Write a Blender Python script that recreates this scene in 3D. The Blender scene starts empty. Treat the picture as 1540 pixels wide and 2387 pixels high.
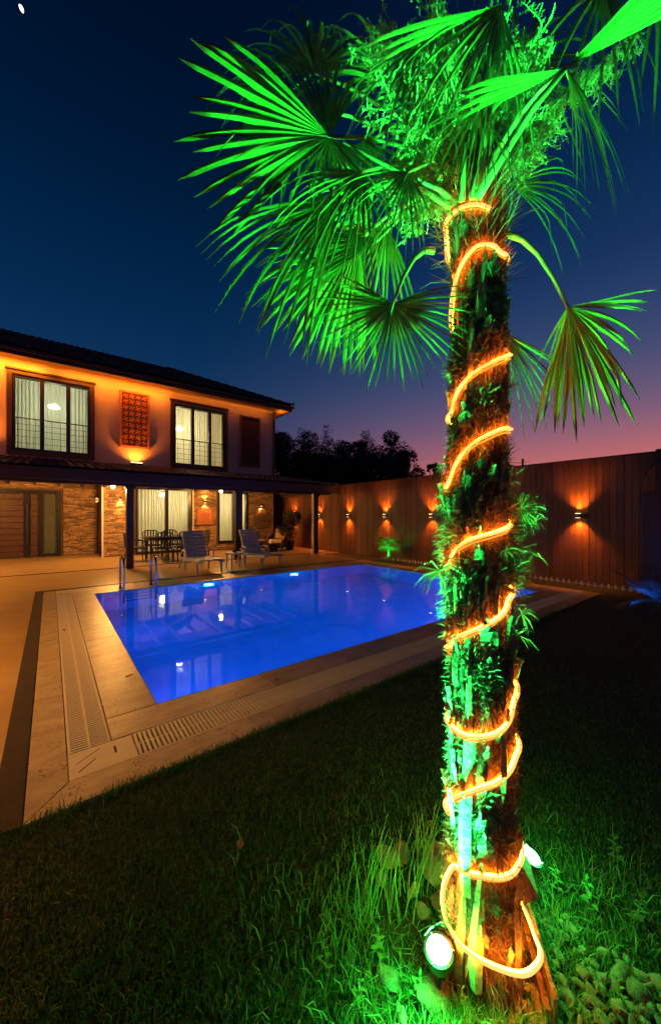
import bpy, math, random
import numpy as np
from mathutils import Vector, Matrix, noise
random.seed(7); np.random.seed(7)
R = math.radians
scene = bpy.context.scene
col = scene.collection

# ------------------------------------------------------------------ camera
HC = 1.45                       # camera height
FW = Vector((.6135, .7896, 0)); RT = Vector((.7897, -.6136, 0))
cam_d = bpy.data.cameras.new('camera'); cam = bpy.data.objects.new('camera', cam_d); col.objects.link(cam)
cam.location = (0, 0, HC); cam.rotation_euler = (R(90), 0, -math.atan2(.6135, .7896))
cam_d.sensor_fit = 'VERTICAL'; cam_d.sensor_height = 36; cam_d.lens = 36*839/2387
cam_d.shift_y = .0036; cam_d.clip_start = .05; cam_d.clip_end = 3000
scene.camera = cam

def lin(r, g, b):
    f = lambda c: (c/255/12.92) if c/255 <= .04045 else ((c/255+.055)/1.055)**2.4
    return (f(r), f(g), f(b), 1)

# ------------------------------------------------------------------ sky: clear dusk, afterglow low on the right
world = bpy.data.worlds.new('World'); scene.world = world; world.use_nodes = True
wt = world.node_tree; wt.nodes.clear()
def wn(t, **k):
    n = wt.nodes.new(t)
    for a, b in k.items(): setattr(n, a, b)
    return n
tc = wn('ShaderNodeTexCoord'); sep = wn('ShaderNodeSeparateXYZ'); wt.links.new(tc.outputs['Generated'], sep.inputs[0])
def wramp(stops):
    n = wn('ShaderNodeValToRGB'); n.color_ramp.interpolation = 'B_SPLINE'; e = n.color_ramp.elements
    while len(e) > 1: e.remove(e[-1])
    e[0].position = stops[0][0]; e[0].color = stops[0][1]
    for p, c in stops[1:]:
        q = e.new(p); q.color = c
    return n
blue = wramp([(0, lin(84, 78, 112)), (.10, lin(52, 66, 104)), (.22, lin(30, 60, 100)), (.38, lin(5, 46, 85)), (.60, lin(0, 29, 62)), (.80, lin(0, 12, 33)), (1, lin(0, 6, 22))])
warm = wramp([(0, lin(255, 122, 40)), (.05, lin(246, 120, 78)), (.12, lin(196, 108, 106)), (.22, lin(118, 92, 122)), (.34, lin(58, 76, 116)), (.50, lin(12, 50, 96)), (.75, lin(2, 22, 54)), (1, lin(0, 6, 22))])
wt.links.new(sep.outputs['Z'], blue.inputs[0]); wt.links.new(sep.outputs['Z'], warm.inputs[0])
flat = wn('ShaderNodeVectorMath', operation='MULTIPLY'); flat.inputs[1].default_value = (1, 1, 0); wt.links.new(tc.outputs['Generated'], flat.inputs[0])
nrm = wn('ShaderNodeVectorMath', operation='NORMALIZE'); wt.links.new(flat.outputs[0], nrm.inputs[0])
dot = wn('ShaderNodeVectorMath', operation='DOT_PRODUCT'); dot.inputs[1].default_value = (.990, -.137, 0); wt.links.new(nrm.outputs[0], dot.inputs[0])
mr = wn('ShaderNodeMapRange', interpolation_type='SMOOTHSTEP'); mr.inputs[1].default_value = .12; mr.inputs[2].default_value = 1.0
wt.links.new(dot.outputs['Value'], mr.inputs[0])
mx = wn('ShaderNodeMix', data_type='RGBA'); wt.links.new(mr.outputs[0], mx.inputs[0]); wt.links.new(blue.outputs[0], mx.inputs[6]); wt.links.new(warm.outputs[0], mx.inputs[7])
bg = wn('ShaderNodeBackground'); bg.inputs['Strength'].default_value = 1.0; wt.links.new(mx.outputs[2], bg.inputs[0])
wo = wn('ShaderNodeOutputWorld'); wt.links.new(bg.outputs[0], wo.inputs[0])

vs = scene.view_settings; vs.view_transform = 'Standard'; vs.look = 'None'; vs.exposure = 0; vs.gamma = 1; vs.use_curve_mapping = False
cy = scene.cycles; scene.render.engine = 'CYCLES'
cy.use_denoising = True; cy.max_bounces = 8; cy.transparent_max_bounces = 12; cy.sample_clamp_indirect = 4
cy.caustics_reflective = False; cy.caustics_refractive = False

# ------------------------------------------------------------------ helpers
def at(px, py, d):
    "point at picture position (px, py), d metres ahead of the camera"
    return Vector((0, 0, HC)) + FW*d + RT*((px-770)/839*d) + Vector((0, 0, -(py-1202)/839*d))
def cv(r, d, z): return RT*r + FW*d + Vector((0, 0, z))
ORG = {}
class MB:
    def __init__(s): s.v = []; s.f = []; s.tip = None
    def box(s, x0, x1, y0, y1, z0, z1, M=None):
        n = len(s.v); P = [(x0,y0,z0),(x1,y0,z0),(x1,y1,z0),(x0,y1,z0),(x0,y0,z1),(x1,y0,z1),(x1,y1,z1),(x0,y1,z1)]
        if M is not None: P = [tuple(M @ Vector(p)) for p in P]
        s.v += P; s.f += [tuple(n+i for i in q) for q in ((0,3,2,1),(4,5,6,7),(0,1,5,4),(1,2,6,5),(2,3,7,6),(3,0,4,7))]
        return s
    def bbox(s, x0, x1, y0, y1, z0, z1, b=.005, M=None):
        "box whose top and front edges are chamfered by b"
        n = len(s.v); P = []
        for (z, o) in ((z0, 0), (z1-b, 0), (z1, b)):
            P += [(x0+o,y0+o,z),(x1-o,y0+o,z),(x1-o,y1-o,z),(x0+o,y1-o,z)]
        if M is not None: P = [tuple(M @ Vector(p)) for p in P]
        s.v += P; s.f.append((n+3,n+2,n+1,n)); s.f.append((n+8,n+9,n+10,n+11))
        for k in (0, 4):
            for i in range(4): s.f.append((n+k+i, n+k+(i+1)%4, n+k+4+(i+1)%4, n+k+4+i))
        return s
    def tube(s, pts, r, seg=8, caps=True):
        pts = [Vector(p) for p in pts]; rs = r if hasattr(r, '__len__') else [r]*len(pts)
        n = len(s.v); up = None
        for i, p in enumerate(pts):
            t = (pts[min(i+1, len(pts)-1)]-pts[max(i-1, 0)]).normalized()
            if up is None: up = t.orthogonal().normalized()
            up = (up - t*up.dot(t)).normalized(); w = t.cross(up)
            for k in range(seg):
                a = 2*math.pi*k/seg; s.v.append(tuple(p + (up*math.cos(a)+w*math.sin(a))*rs[i]))
        for i in range(len(pts)-1):
            for k in range(seg):
                a = n+i*seg+k; b = n+i*seg+(k+1)%seg; s.f.append((a, b, b+seg, a+seg))
        if caps:
            s.f.append(tuple(n+k for k in reversed(range(seg)))); m = n+(len(pts)-1)*seg; s.f.append(tuple(m+k for k in range(seg)))
        return s
    def lathe(s, c, prof, seg=20, M=None):
        n = len(s.v); c = Vector(c)
        for (r, z) in prof:
            for k in range(seg):
                a = 2*math.pi*k/seg; p = Vector((r*math.cos(a), r*math.sin(a), z))
                if M is not None: p = M @ p
                s.v.append(tuple(c+p))
        for i in range(len(prof)-1):
            for k in range(seg):
                a = n+i*seg+k; b = n+i*seg+(k+1)%seg; s.f.append((a, b, b+seg, a+seg))
        s.f.append(tuple(n+k for k in reversed(range(seg)))); m = n+(len(prof)-1)*seg; s.f.append(tuple(m+k for k in range(seg)))
        return s
    def quad(s, a, b, c, d):
        n = len(s.v); s.v += [tuple(a), tuple(b), tuple(c), tuple(d)]; s.f.append((n, n+1, n+2, n+3)); return s
    def tri(s, a, b, c):
        n = len(s.v); s.v += [tuple(a), tuple(b), tuple(c)]; s.f.append((n, n+1, n+2)); return s
    def mesh(s, name, mat, org=(0,0,0), smooth=False):
        me = bpy.data.meshes.new(name); o = Vector(org)
        me.from_pydata([(v[0]-o[0], v[1]-o[1], v[2]-o[2]) for v in s.v], [], s.f)
        if mat: me.materials.append(mat)
        if smooth: me.polygons.foreach_set('use_smooth', [True]*len(me.polygons))
        if s.tip:
            at_ = me.attributes.new('tip', 'FLOAT', 'POINT'); at_.data.foreach_set('value', s.tip)
        me.update(); return me
    def build(s, name, mat, parent=None, smooth=False, local=False):
        org = Vector((0,0,0)) if (parent is None or local) else ORG.get(parent.name, Vector((0,0,0)))
        o = bpy.data.objects.new(name, s.mesh(name, mat, org, smooth)); col.objects.link(o)
        if parent is not None: o.parent = parent
        ORG[o.name] = org
        return o
def put(name, me, loc, parent=None, rot=(0,0,0), sc=(1,1,1)):
    o = bpy.data.objects.new(name, me); col.objects.link(o)
    org = ORG.get(parent.name, Vector((0,0,0))) if parent is not None else Vector((0,0,0))
    o.location = Vector(loc)-org; o.rotation_euler = rot; o.scale = sc
    if parent is not None: o.parent = parent
    ORG[o.name] = Vector(loc)
    return o
def tag(o, label=None, cat=None, group=None, kind=None):
    if label: o['label'] = label
    if cat: o['category'] = cat
    if group: o['group'] = group
    if kind: o['kind'] = kind
    return o
def thing(name, loc, label, cat, group=None, rz=0):
    o = bpy.data.objects.new(name, None); col.objects.link(o); o.location = loc; o.rotation_euler = (0, 0, rz)
    o.empty_display_size = .1; ORG[o.name] = Vector(loc)
    return tag(o, label, cat, group)
def copy_tree(o, parent=None):
    c = o.copy(); col.objects.link(c); c.parent = parent
    for ch in list(o.children): copy_tree(ch, c)
    return c
def lamp(kind, name, loc, energy, color, parent=None, size=.03, target=None, angle=90, blend=1, sy=None):
    d = bpy.data.lights.new(name, kind); d.energy = energy; d.color = color
    if kind == 'AREA':
        d.size = size
        if sy: d.shape = 'RECTANGLE'; d.size_y = sy
    else: d.shadow_soft_size = size
    if kind == 'SPOT': d.spot_size = R(angle); d.spot_blend = blend
    o = bpy.data.objects.new(name, d); col.objects.link(o)
    org = ORG.get(parent.name, Vector((0,0,0))) if parent is not None else Vector((0,0,0))
    o.location = Vector(loc)-org
    if target is not None: o.rotation_euler = (Vector(target)-Vector(loc)).to_track_quat('-Z', 'Y').to_euler()
    if parent is not None: o.parent = parent
    return o

# ------------------------------------------------------------------ materials
def mat(name, color, rough=.6, metal=0, var=0, scale=8, bump=0, bscale=40, detail=6, color2=None, isl=0, objr=0, stretch=(1,1,1), spec=.5, coat=0):
    m = bpy.data.materials.new(name); m.use_nodes = True; t = m.node_tree; b = t.nodes['Principled BSDF']
    b.inputs['Roughness'].default_value = rough; b.inputs['Metallic'].default_value = metal
    b.inputs['Specular IOR Level'].default_value = spec; b.inputs['Coat Weight'].default_value = coat
    N = t.nodes.new; L = t.links.new
    c2 = color2 or tuple(c*(1-var) for c in color[:3])+(1,)
    co = N('ShaderNodeTexCoord'); mp = N('ShaderNodeMapping'); L(co.outputs['Object'], mp.inputs[0]); mp.inputs['Scale'].default_value = stretch
    n1 = N('ShaderNodeTexNoise'); n1.inputs['Scale'].default_value = scale; n1.inputs['Detail'].default_value = detail; n1.inputs['Roughness'].default_value = .65; L(mp.outputs[0], n1.inputs[0])
    r = N('ShaderNodeValToRGB'); r.color_ramp.elements[0].position = .35; r.color_ramp.elements[1].position = .65
    r.color_ramp.elements[0].color = c2; r.color_ramp.elements[1].color = tuple(color[:3])+(1,); L(n1.outputs['Fac'], r.inputs[0])
    out = r.outputs[0]
    if isl or objr:
        hv = N('ShaderNodeHueSaturation'); L(out, hv.inputs['Color'])
        if isl: g = N('ShaderNodeNewGeometry'); src = g.outputs['Random Per Island']; k = isl
        else: g = N('ShaderNodeObjectInfo'); src = g.outputs['Random']; k = objr
        mm = N('ShaderNodeMapRange'); mm.inputs[3].default_value = 1-k; mm.inputs[4].default_value = 1+k*.6; L(src, mm.inputs[0]); L(mm.outputs[0], hv.inputs['Value'])
        out = hv.outputs[0]
    L(out, b.inputs['Base Color'])
    if bump:
        n2 = N('ShaderNodeTexNoise'); n2.inputs['Scale'].default_value = bscale; n2.inputs['Detail'].default_value = 5; L(mp.outputs[0], n2.inputs[0])
        bp = N('ShaderNodeBump'); bp.inputs['Strength'].default_value = bump; bp.inputs['Distance'].default_value = .02; L(n2.outputs['Fac'], bp.inputs['Height']); L(bp.outputs[0], b.inputs['Normal'])
    return m
def emit(name, color, strength):
    m = bpy.data.materials.new(name); m.use_nodes = True; t = m.node_tree; t.nodes.clear()
    e = t.nodes.new('ShaderNodeEmission'); e.inputs[0].default_value = tuple(color[:3])+(1,); e.inputs[1].default_value = strength
    o = t.nodes.new('ShaderNodeOutputMaterial'); t.links.new(e.outputs[0], o.inputs[0]); return m
def leafmat(name, c1, c2, trans=.45, rough=.45, isl=.25, fold=0):
    m = mat(name, c1, rough, color2=c2, scale=5, isl=isl); t = m.node_tree; b = t.nodes['Principled BSDF']
    src = b.inputs['Base Color'].links[0].from_socket
    tr = t.nodes.new('ShaderNodeBsdfTranslucent'); t.links.new(src, tr.inputs[0])
    mx = t.nodes.new('ShaderNodeMixShader'); mx.inputs[0].default_value = trans
    t.links.new(b.outputs[0], mx.inputs[1]); t.links.new(tr.outputs[0], mx.inputs[2])
    t.links.new(mx.outputs[0], t.nodes['Material Output'].inputs[0]); return m
def thinglass(name, tint=(1,1,1,1), fac=.9):
    m = bpy.data.materials.new(name); m.use_nodes = True; t = m.node_tree; t.nodes.clear()
    a = t.nodes.new('ShaderNodeBsdfTransparent'); a.inputs[0].default_value = tint
    g = t.nodes.new('ShaderNodeBsdfGlossy'); g.inputs['Roughness'].default_value = .02; g.inputs[0].default_value = (1,1,1,1)
    f = t.nodes.new('ShaderNodeFresnel'); f.inputs[0].default_value = 1.5
    mx = t.nodes.new('ShaderNodeMixShader'); o = t.nodes.new('ShaderNodeOutputMaterial')
    t.links.new(f.outputs[0], mx.inputs[0]); t.links.new(a.outputs[0], mx.inputs[1]); t.links.new(g.outputs[0], mx.inputs[2]); t.links.new(mx.outputs[0], o.inputs[0]); return m

M = {}
M['stucco'] = mat('stucco', (.42,.32,.33), .85, var=.12, scale=2, bump=.35, bscale=60)
M['travertine'] = mat('travertine', (.50,.39,.24), .36, objr=.22, color2=(.33,.24,.14,1), scale=3.5, bump=.12, bscale=30, detail=9, stretch=(1,2.2,1))
def pits(m, s=55, thr=.70):
    t = m.node_tree; b = t.nodes['Principled BSDF']; src = b.inputs['Base Color'].links[0].from_socket
    n = t.nodes.new('ShaderNodeTexNoise'); n.inputs['Scale'].default_value = s; n.inputs['Detail'].default_value = 3
    n2 = t.nodes.new('ShaderNodeTexNoise'); n2.inputs['Scale'].default_value = 6
    co = t.nodes.new('ShaderNodeNewGeometry'); t.links.new(co.outputs['Position'], n.inputs[0]); t.links.new(co.outputs['Position'], n2.inputs[0])
    ml = t.nodes.new('ShaderNodeMath'); ml.operation = 'MULTIPLY_ADD'; ml.inputs[1].default_value = .45; t.links.new(n2.outputs['Fac'], ml.inputs[0]); t.links.new(n.outputs['Fac'], ml.inputs[2])
    rr = t.nodes.new('ShaderNodeValToRGB'); rr.color_ramp.elements[0].position = thr+.14; rr.color_ramp.elements[0].color = (1,1,1,1); rr.color_ramp.elements[1].position = thr+.22; rr.color_ramp.elements[1].color = (.35,.27,.2,1)
    t.links.new(ml.outputs[0], rr.inputs[0])
    mm = t.nodes.new('ShaderNodeMix'); mm.data_type = 'RGBA'; mm.blend_type = 'MULTIPLY'; mm.inputs[0].default_value = 1
    t.links.new(src, mm.inputs[6]); t.links.new(rr.outputs[0], mm.inputs[7]); t.links.new(mm.outputs[2], b.inputs['Base Color'])
pits(M['travertine'])
M['patio'] = mat('patio_stone', (.40,.27,.13), .30, color2=(.30,.19,.08,1), scale=1.6, bump=.05, bscale=12, detail=8)
M['marble'] = mat('dark_marble', (.030,.016,.012), .5, color2=(.012,.007,.006,1), scale=6, bump=.04, bscale=20, stretch=(1,.5,1), spec=.12)
M['plastic'] = mat('grating_plastic', (.62,.53,.40), .45, var=.12, scale=12)
M['black'] = mat('channel_dark', (.01,.009,.008), .9)
M['brick'] = mat('ledge_stone', (.42,.27,.15), .8, color2=(.20,.11,.055,1), scale=14, bump=.5, bscale=70, isl=.6)
M['brickobj'] = mat('ledge_stone_piece', (.42,.27,.15), .8, color2=(.20,.11,.055,1), scale=14, bump=.5, bscale=70, objr=.6)
M['mortar'] = mat('mortar', (.13,.085,.05), .95, var=.3, bump=.4)
M['trim'] = mat('brown_trim', (.035,.014,.009), .5, var=.3, scale=10)
M['frame'] = mat('dark_frame', (.014,.009,.008), .35, var=.2)
M['wooddark'] = mat('dark_timber', (.045,.018,.009), .55, color2=(.022,.009,.005,1), scale=6, bump=.15, stretch=(1,8,8))
M['woodpost'] = mat('dark_timber_post', (.04,.016,.009), .5, color2=(.02,.009,.005,1), scale=6, bump=.15, stretch=(8,8,1))
M['doorwood'] = mat('door_timber', (.10,.040,.018), .45, color2=(.06,.022,.010,1), scale=7, bump=.1, stretch=(1,8,12))
M['fence'] = mat('fence_timber', (.18,.075,.028), .66, color2=(.095,.037,.014,1), scale=7, bump=.35, bscale=35, stretch=(7,7,.9), objr=.30)
M['rooftile'] = mat('roof_tile_clay', (.055,.026,.020), .6, var=.4, objr=.3)
M['rooftile2'] = mat('roof_tile_clay_joined', (.055,.026,.020), .6, var=.4, isl=.3)
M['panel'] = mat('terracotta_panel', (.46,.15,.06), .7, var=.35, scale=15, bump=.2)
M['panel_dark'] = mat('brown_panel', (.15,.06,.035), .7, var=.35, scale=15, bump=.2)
M['soffit'] = mat('soffit_paint', (.45,.33,.22), .7, var=.1)
M['curtain'] = mat('curtain_base', (.70,.68,.52), .9)
M['room'] = mat('room_wall', (.65,.6,.45), .9)
M['chrome'] = mat('chrome', (.55,.55,.58), .16, metal=1)
M['whiteplastic'] = mat('white_resin', (.50,.52,.58), .5, var=.15, scale=6)
M['whitepaint'] = mat('white_paint', (.7,.66,.58), .6, var=.2, scale=20)
M['rattan'] = mat('dark_rattan', (.028,.019,.014), .6, var=.3, bump=.3)
M['cushion'] = mat('tan_cushion', (.42,.26,.13), .9, var=.2)
M['lampblack'] = mat('lamp_black', (.012,.011,.011), .4)
M['pooltile'] = mat('pool_mosaic', (.30,.48,.62), .5, color2=(.20,.38,.55,1), scale=3, isl=0)
M['soil'] = mat('soil', (.035,.026,.016), .95, var=.5, scale=25, bump=.6)
M['lawnsoil'] = mat('lawn_soil', (.020,.026,.009), .95, var=.5, scale=30, bump=.5)
M['stone'] = mat('river_stone', (.46,.30,.17), .8, color2=(.13,.10,.06,1), scale=14, bump=.4, bscale=35, objr=.35)
M['bark'] = mat('palm_bark', (.13,.075,.04), .9, color2=(.05,.028,.015,1), scale=9, bump=1, bscale=50, stretch=(1,1,.5))
M['fibre'] = mat('palm_fibre', (.22,.135,.07), .85, var=.4, isl=.45)
M['stub'] = mat('leaf_base', (.32,.28,.15), .75, color2=(.12,.08,.04,1), scale=15, bump=.3, objr=.3)
M['petiole'] = mat('petiole', (.22,.26,.09), .45, var=.25, scale=20)
M['leaf'] = leafmat('palm_leaf', (.17,.34,.06,1), (.08,.19,.03,1), .26, .38, .62)
def leaf_tips(m):
    t = m.node_tree; b = t.nodes['Principled BSDF']; l = b.inputs['Base Color'].links[0].from_socket
    at_ = t.nodes.new('ShaderNodeAttribute'); at_.attribute_name = 'tip'; g = t.nodes.new('ShaderNodeNewGeometry')
    a_ = t.nodes.new('ShaderNodeMath'); a_.operation = 'MULTIPLY_ADD'; a_.inputs[1].default_value = .16; t.links.new(g.outputs['Random Per Island'], a_.inputs[0]); t.links.new(at_.outputs['Fac'], a_.inputs[2])
    r = t.nodes.new('ShaderNodeValToRGB'); r.color_ramp.elements[0].position = .94; r.color_ramp.elements[0].color = (0,0,0,1); r.color_ramp.elements[1].position = 1; r.color_ramp.elements[1].color = (1,1,1,1); t.links.new(a_.outputs[0], r.inputs[0])
    mx = t.nodes.new('ShaderNodeMix'); mx.data_type = 'RGBA'; mx.inputs[7].default_value = (.13,.06,.03,1); t.links.new(r.outputs[0], mx.inputs[0]); t.links.new(l, mx.inputs[6]); t.links.new(mx.outputs[2], b.inputs['Base Color'])
    for n in t.nodes:
        if n.type == 'BSDF_TRANSLUCENT': t.links.new(mx.outputs[2], n.inputs[0])
leaf_tips(M['leaf'])
M['leaf_lit_yellow'] = leafmat('palm_leaf_lit_yellow', (.50,.34,.05,1), (.30,.26,.04,1), .3, .4, .5); leaf_tips(M['leaf_lit_yellow'])  # yellow painted in for the green and amber light mixing on this frond
M['flower'] = leafmat('palm_flower', (.60,.75,.30,1), (.42,.58,.2,1), .3, .6, .3)
M['grass'] = leafmat('grass_blade', (.065,.145,.032,1), (.035,.09,.020,1), .3, .6, .5)
M['straw'] = leafmat('dry_blade', (.24,.22,.09,1), (.16,.20,.06,1), .3, .6, .3)
M['weed'] = leafmat('weed_blade', (.20,.32,.08,1), (.13,.24,.06,1), .35, .5, .3)
M['dryleaf'] = leafmat('dry_leaf', (.34,.19,.08,1), (.22,.11,.05,1), .3, .7, .2)
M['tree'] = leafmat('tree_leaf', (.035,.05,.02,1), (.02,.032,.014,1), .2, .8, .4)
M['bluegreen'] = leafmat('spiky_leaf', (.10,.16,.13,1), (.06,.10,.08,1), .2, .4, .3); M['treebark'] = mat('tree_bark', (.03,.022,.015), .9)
M['boardwood'] = mat('weathered_board', (.20,.12,.06), .8, color2=(.09,.05,.025,1), scale=10, bump=.5, stretch=(6,6,1))
M['glass'] = thinglass('window_glass')
M['rope'] = emit('rope_light', (1,.55,.13), 1.5); M['rope_in'] = emit('rope_light_inner', (1,.21,.008), 120); M['rope2'] = emit('rope_light_edge', (1,.36,.035), 1.2)
M['ledring'] = emit('flood_lens_rim', (.06,1,.28), 3.5); M['ledg'] = emit('flood_lens', (.45,1,.62), 45)
M['warmglow'] = emit('warm_lens', (1,.55,.2), 14); M['bulb'] = emit('warm_bulb', (1,.62,.22), 30)
M['eave'] = emit('eave_strip', (1,.36,.03), 4); M['roomlamp'] = emit('room_lamp', (1,.9,.7), 14)
M['poollens'] = emit('pool_lens', (.12,.5,1), 14); M['moon'] = emit('moon_glow', (1,.86,.72), 5)
def curtainmat():
    m = bpy.data.materials.new('sheer_curtain'); m.use_nodes = True; t = m.node_tree; t.nodes.clear(); N = t.nodes.new; L = t.links.new
    tr = N('ShaderNodeBsdfTranslucent'); tr.inputs[0].default_value = (.80,.82,.64,1)
    df = N('ShaderNodeBsdfDiffuse'); df.inputs[0].default_value = (.7,.7,.6,1); tp = N('ShaderNodeBsdfTransparent')
    a = N('ShaderNodeMixShader'); a.inputs[0].default_value = .25; L(tr.outputs[0], a.inputs[1]); L(df.outputs[0], a.inputs[2])
    b = N('ShaderNodeMixShader'); b.inputs[0].default_value = .16; L(a.outputs[0], b.inputs[1]); L(tp.outputs[0], b.inputs[2])
    o = N('ShaderNodeOutputMaterial'); L(b.outputs[0], o.inputs[0]); return m
M['sheer'] = curtainmat()
def watermat():
    m = bpy.data.materials.new('pool_water'); m.use_nodes = True; t = m.node_tree; b = t.nodes['Principled BSDF']
    b.inputs['Base Color'].default_value = (.75,.9,1,1); b.inputs['Roughness'].default_value = .015; b.inputs['IOR'].default_value = 1.33; b.inputs['Transmission Weight'].default_value = 1; b.inputs['Specular Tint'].default_value = (.6,.85,1,1)
    N = t.nodes.new; L = t.links.new
    g = N('ShaderNodeNewGeometry'); n = N('ShaderNodeTexNoise'); n.inputs['Scale'].default_value = 2.2; n.inputs['Detail'].default_value = 3; L(g.outputs['Position'], n.inputs[0])
    bp = N('ShaderNodeBump'); bp.inputs['Strength'].default_value = .022; bp.inputs['Distance'].default_value = .05; L(n.outputs['Fac'], bp.inputs['Height']); L(bp.outputs[0], b.inputs['Normal'])
    return m
M['water'] = watermat()
AMB = (1, .23, .010); AMB2 = (1, .40, .09); GRN = (.02, 1, .15)

# ------------------------------------------------------------------ ground, pool, patio
PX0, PX1, PY0, PY1 = .65, 7.40, 3.01, 7.97       # water
CXO, CYO, CX1O = -.105, 2.21, 8.12                # outer edge of the coping
def structure(mb, name, m, **k): return tag(mb.build(name, m, **k), kind='structure')
g = MB()                                          # earth sheet with a hole where the pool is
for (a, b, c, d) in ((-400, PX0-.05, -400, 400), (PX1+.05, 400, -400, 400), (PX0-.05, PX1+.05, -400, PY0-.05), (PX0-.05, PX1+.05, PY1+.05, 400)):
    g.quad((a, c, -.14), (b, c, -.14), (b, d, -.14), (a, d, -.14))
structure(g, 'ground', M['soil'])
g = MB(); g.box(-12, 30, -12, CYO-.003, -.13, -.012); g.box(CX1O+.003, 30, CYO-.003, 11, -.13, -.012); structure(g, 'lawn', M['lawnsoil'])
g = MB(); g.box(-14, CX1O, 8.86, 11.46, -.13, -.002); g.box(-14, -.228, CYO, 8.86, -.13, -.002); g.box(CX1O, 9.0, 11.0, 11.46, -.13, -.002)
structure(g, 'patio', M['patio'])
g = MB(); g.box(-14, 9.0, 11.56, 18, -.13, .002); structure(g, 'porch_floor', M['patio'])
g = MB(); g.box(-14, 9.0, 11.46, 11.56, -.13, .004)
g.box(-.228, CXO-.003, CYO, 8.86, -.13, .003); g.box(CXO-.003, CX1O, 8.73, 8.86, -.13, .003); structure(g, 'dark_marble_band', M['marble'])
# coping slabs, every stone its own piece
cop = tag(MB().box(PX0-.34, PX1+.34, PY0-.31, PY0-.008, -.14, -.04).box(PX0-.34, PX0-.008, PY0, PY1, -.14, -.04).box(PX1+.008, PX1+.34, PY0, PY1, -.14, -.04).box(PX0-.34, PX1+.34, PY1+.008, PY1+.3, -.14, -.04)
          .box(CXO+.003, CX1O-.003, CYO+.003, 2.40, -.14, -.04).box(CXO+.003, .075, 2.40, 8.72, -.14, -.04).box(.075, CX1O-.003, 8.28, 8.72, -.14, -.04).box(7.98, CX1O-.003, 2.4, 8.7, -.14, -.04).build('pool_coping', M['mortar']), kind='structure')
J = .0035
def slab(x0, x1, y0, y1):
    dz = random.uniform(-.001, .001)
    m_ = MB().bbox(x0+J, x1-J, y0+J, y1-J, -.05, 0+dz, .004)
    o = m_.build('stone_slab', M['travertine'], cop)
def cuts(a, b, step, j=.12):
    n = max(1, round((b-a)/step)); c = [a+(b-a)*i/n + (random.uniform(-j, j) if 0 < i < n else 0) for i in range(n+1)]; return list(zip(c[:-1], c[1:]))
GI, GO = 2.70, 2.425                              # front grating
LI, LO = .31, .08                                 # left grating
for a, b in cuts(LI, 7.74, 1.25): slab(a, b, GI, PY0)
for a, b in ((PY0, 5.02), (5.02, 6.6), (6.6, PY1)): slab(LI, PX0, a, b)
for a, b in ((3.62, 5.3), (5.3, 7.0), (7.0, 8.73)): slab(CXO, LO, a, b)
for a, b in cuts(1.12, CX1O, 1.3): slab(a, b, CYO, GO)
for v in ([(CXO+J*2.2, CYO+J), (1.12-J, CYO+J), (1.12-J, GO-J), (LO+J*1.5, GO-J)], [(CXO+J, CYO+J*2.2), (LO-J, GO+J*.4), (LO-J, 3.62-J), (CXO+J, 3.62-J)]):
    n_ = MB(); n_.v = [(x, y, 0) for x, y in v]+[(x, y, -.05) for x, y in v]; n_.f = [(0,1,2,3)]+[(i+4, (i+1)%4+4, (i+1)%4, i) for i in range(4)]
    n_.build('stone_slab', M['travertine'], cop)
for a, b in cuts(LI, PX1+.34, 1.3): slab(a, b, PY1, 8.30)
for a, b in cuts(LO, 7.97, 1.3): slab(a, b, 8.30, 8.73)
for a, b in cuts(PY0, PY1, 1.3): slab(PX1, 7.74, a, b)
for a, b in cuts(GO, 8.73, 1.4): slab(7.98, CX1O, a, b)
# drain gratings
def grating(label, x0, x1, y0, y1, along, pieces=True, end=0):
    root = thing('drain_grating', ((x0+x1)/2, (y0+y1)/2, -.06), label, 'drain grating')
    MB().box(x0, x1, y0, y1, -.075, -.06).build('channel', M['black'], root)
    rails = MB(); p, w = .028, .017
    if along == 'x':
        for y in (y0+.008, (y0+y1)/2, y1-.008, ): rails.box(x0, x1, y-.007, y+.007, -.03, -.0022)
        n = int((x1-x0-end)/p); bar = MB().bbox(-w/2, w/2, y0-(y0+y1)/2+.002, y1-(y0+y1)/2-.002, -.022, -.0012, .002)
        pos = [(x0+end+p*(i+.5), (y0+y1)/2, 0) for i in range(n)]
    else:
        for x in (x0+.008, (x0+x1)/2, x1-.008): rails.box(x-.007, x+.007, y0, y1, -.03, -.0022)
        n = int((y1-y0-end)/p); bar = MB().bbox(x0-(x0+x1)/2+.002, x1-(x0+x1)/2-.002, -w/2, w/2, -.022, -.0012, .002)
        pos = [((x0+x1)/2, y0+end+p*(i+.5), 0) for i in range(n)]
    rails.build('rail', M['plastic'], root)
    if pieces:
        me = bar.mesh('slat', M['plastic'])
        for q in pos: put('slat', me, q, root)
    else:
        mb = MB()
        for q in pos: 
            k = len(mb.v); mb.v += [(a+q[0], b+q[1], c) for a, b, c in bar.v]; mb.f += [tuple(i+k for i in f) for f in bar.f]
        tag(mb.build('slats', M['plastic'], root), kind='stuff')
    return root
grating('cream slotted drain grating along the lawn side of the pool', LI+.115, 7.97, GO, GI-.002, 'x')
grating('cream slotted drain grating between pool and dark marble band', LO+.002, LI-.002, GI+.0, 8.29, 'y')
grating('far slotted drain grating on the fence side of the pool', 7.745, 7.975, GI+.0, 8.29, 'y', False)
cp = thing('corner_plate', (.2, 2.56, 0), 'plain cream corner plate with three slots where two drain gratings meet', 'cover plate')
c0, c1, c2, c3 = LO+.002, LI+.113, GO, GI-.003
def slotted(a, b, w): return (Vector((a[0], a[1], 0)), Vector((b[0], b[1], 0)), w)
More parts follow.
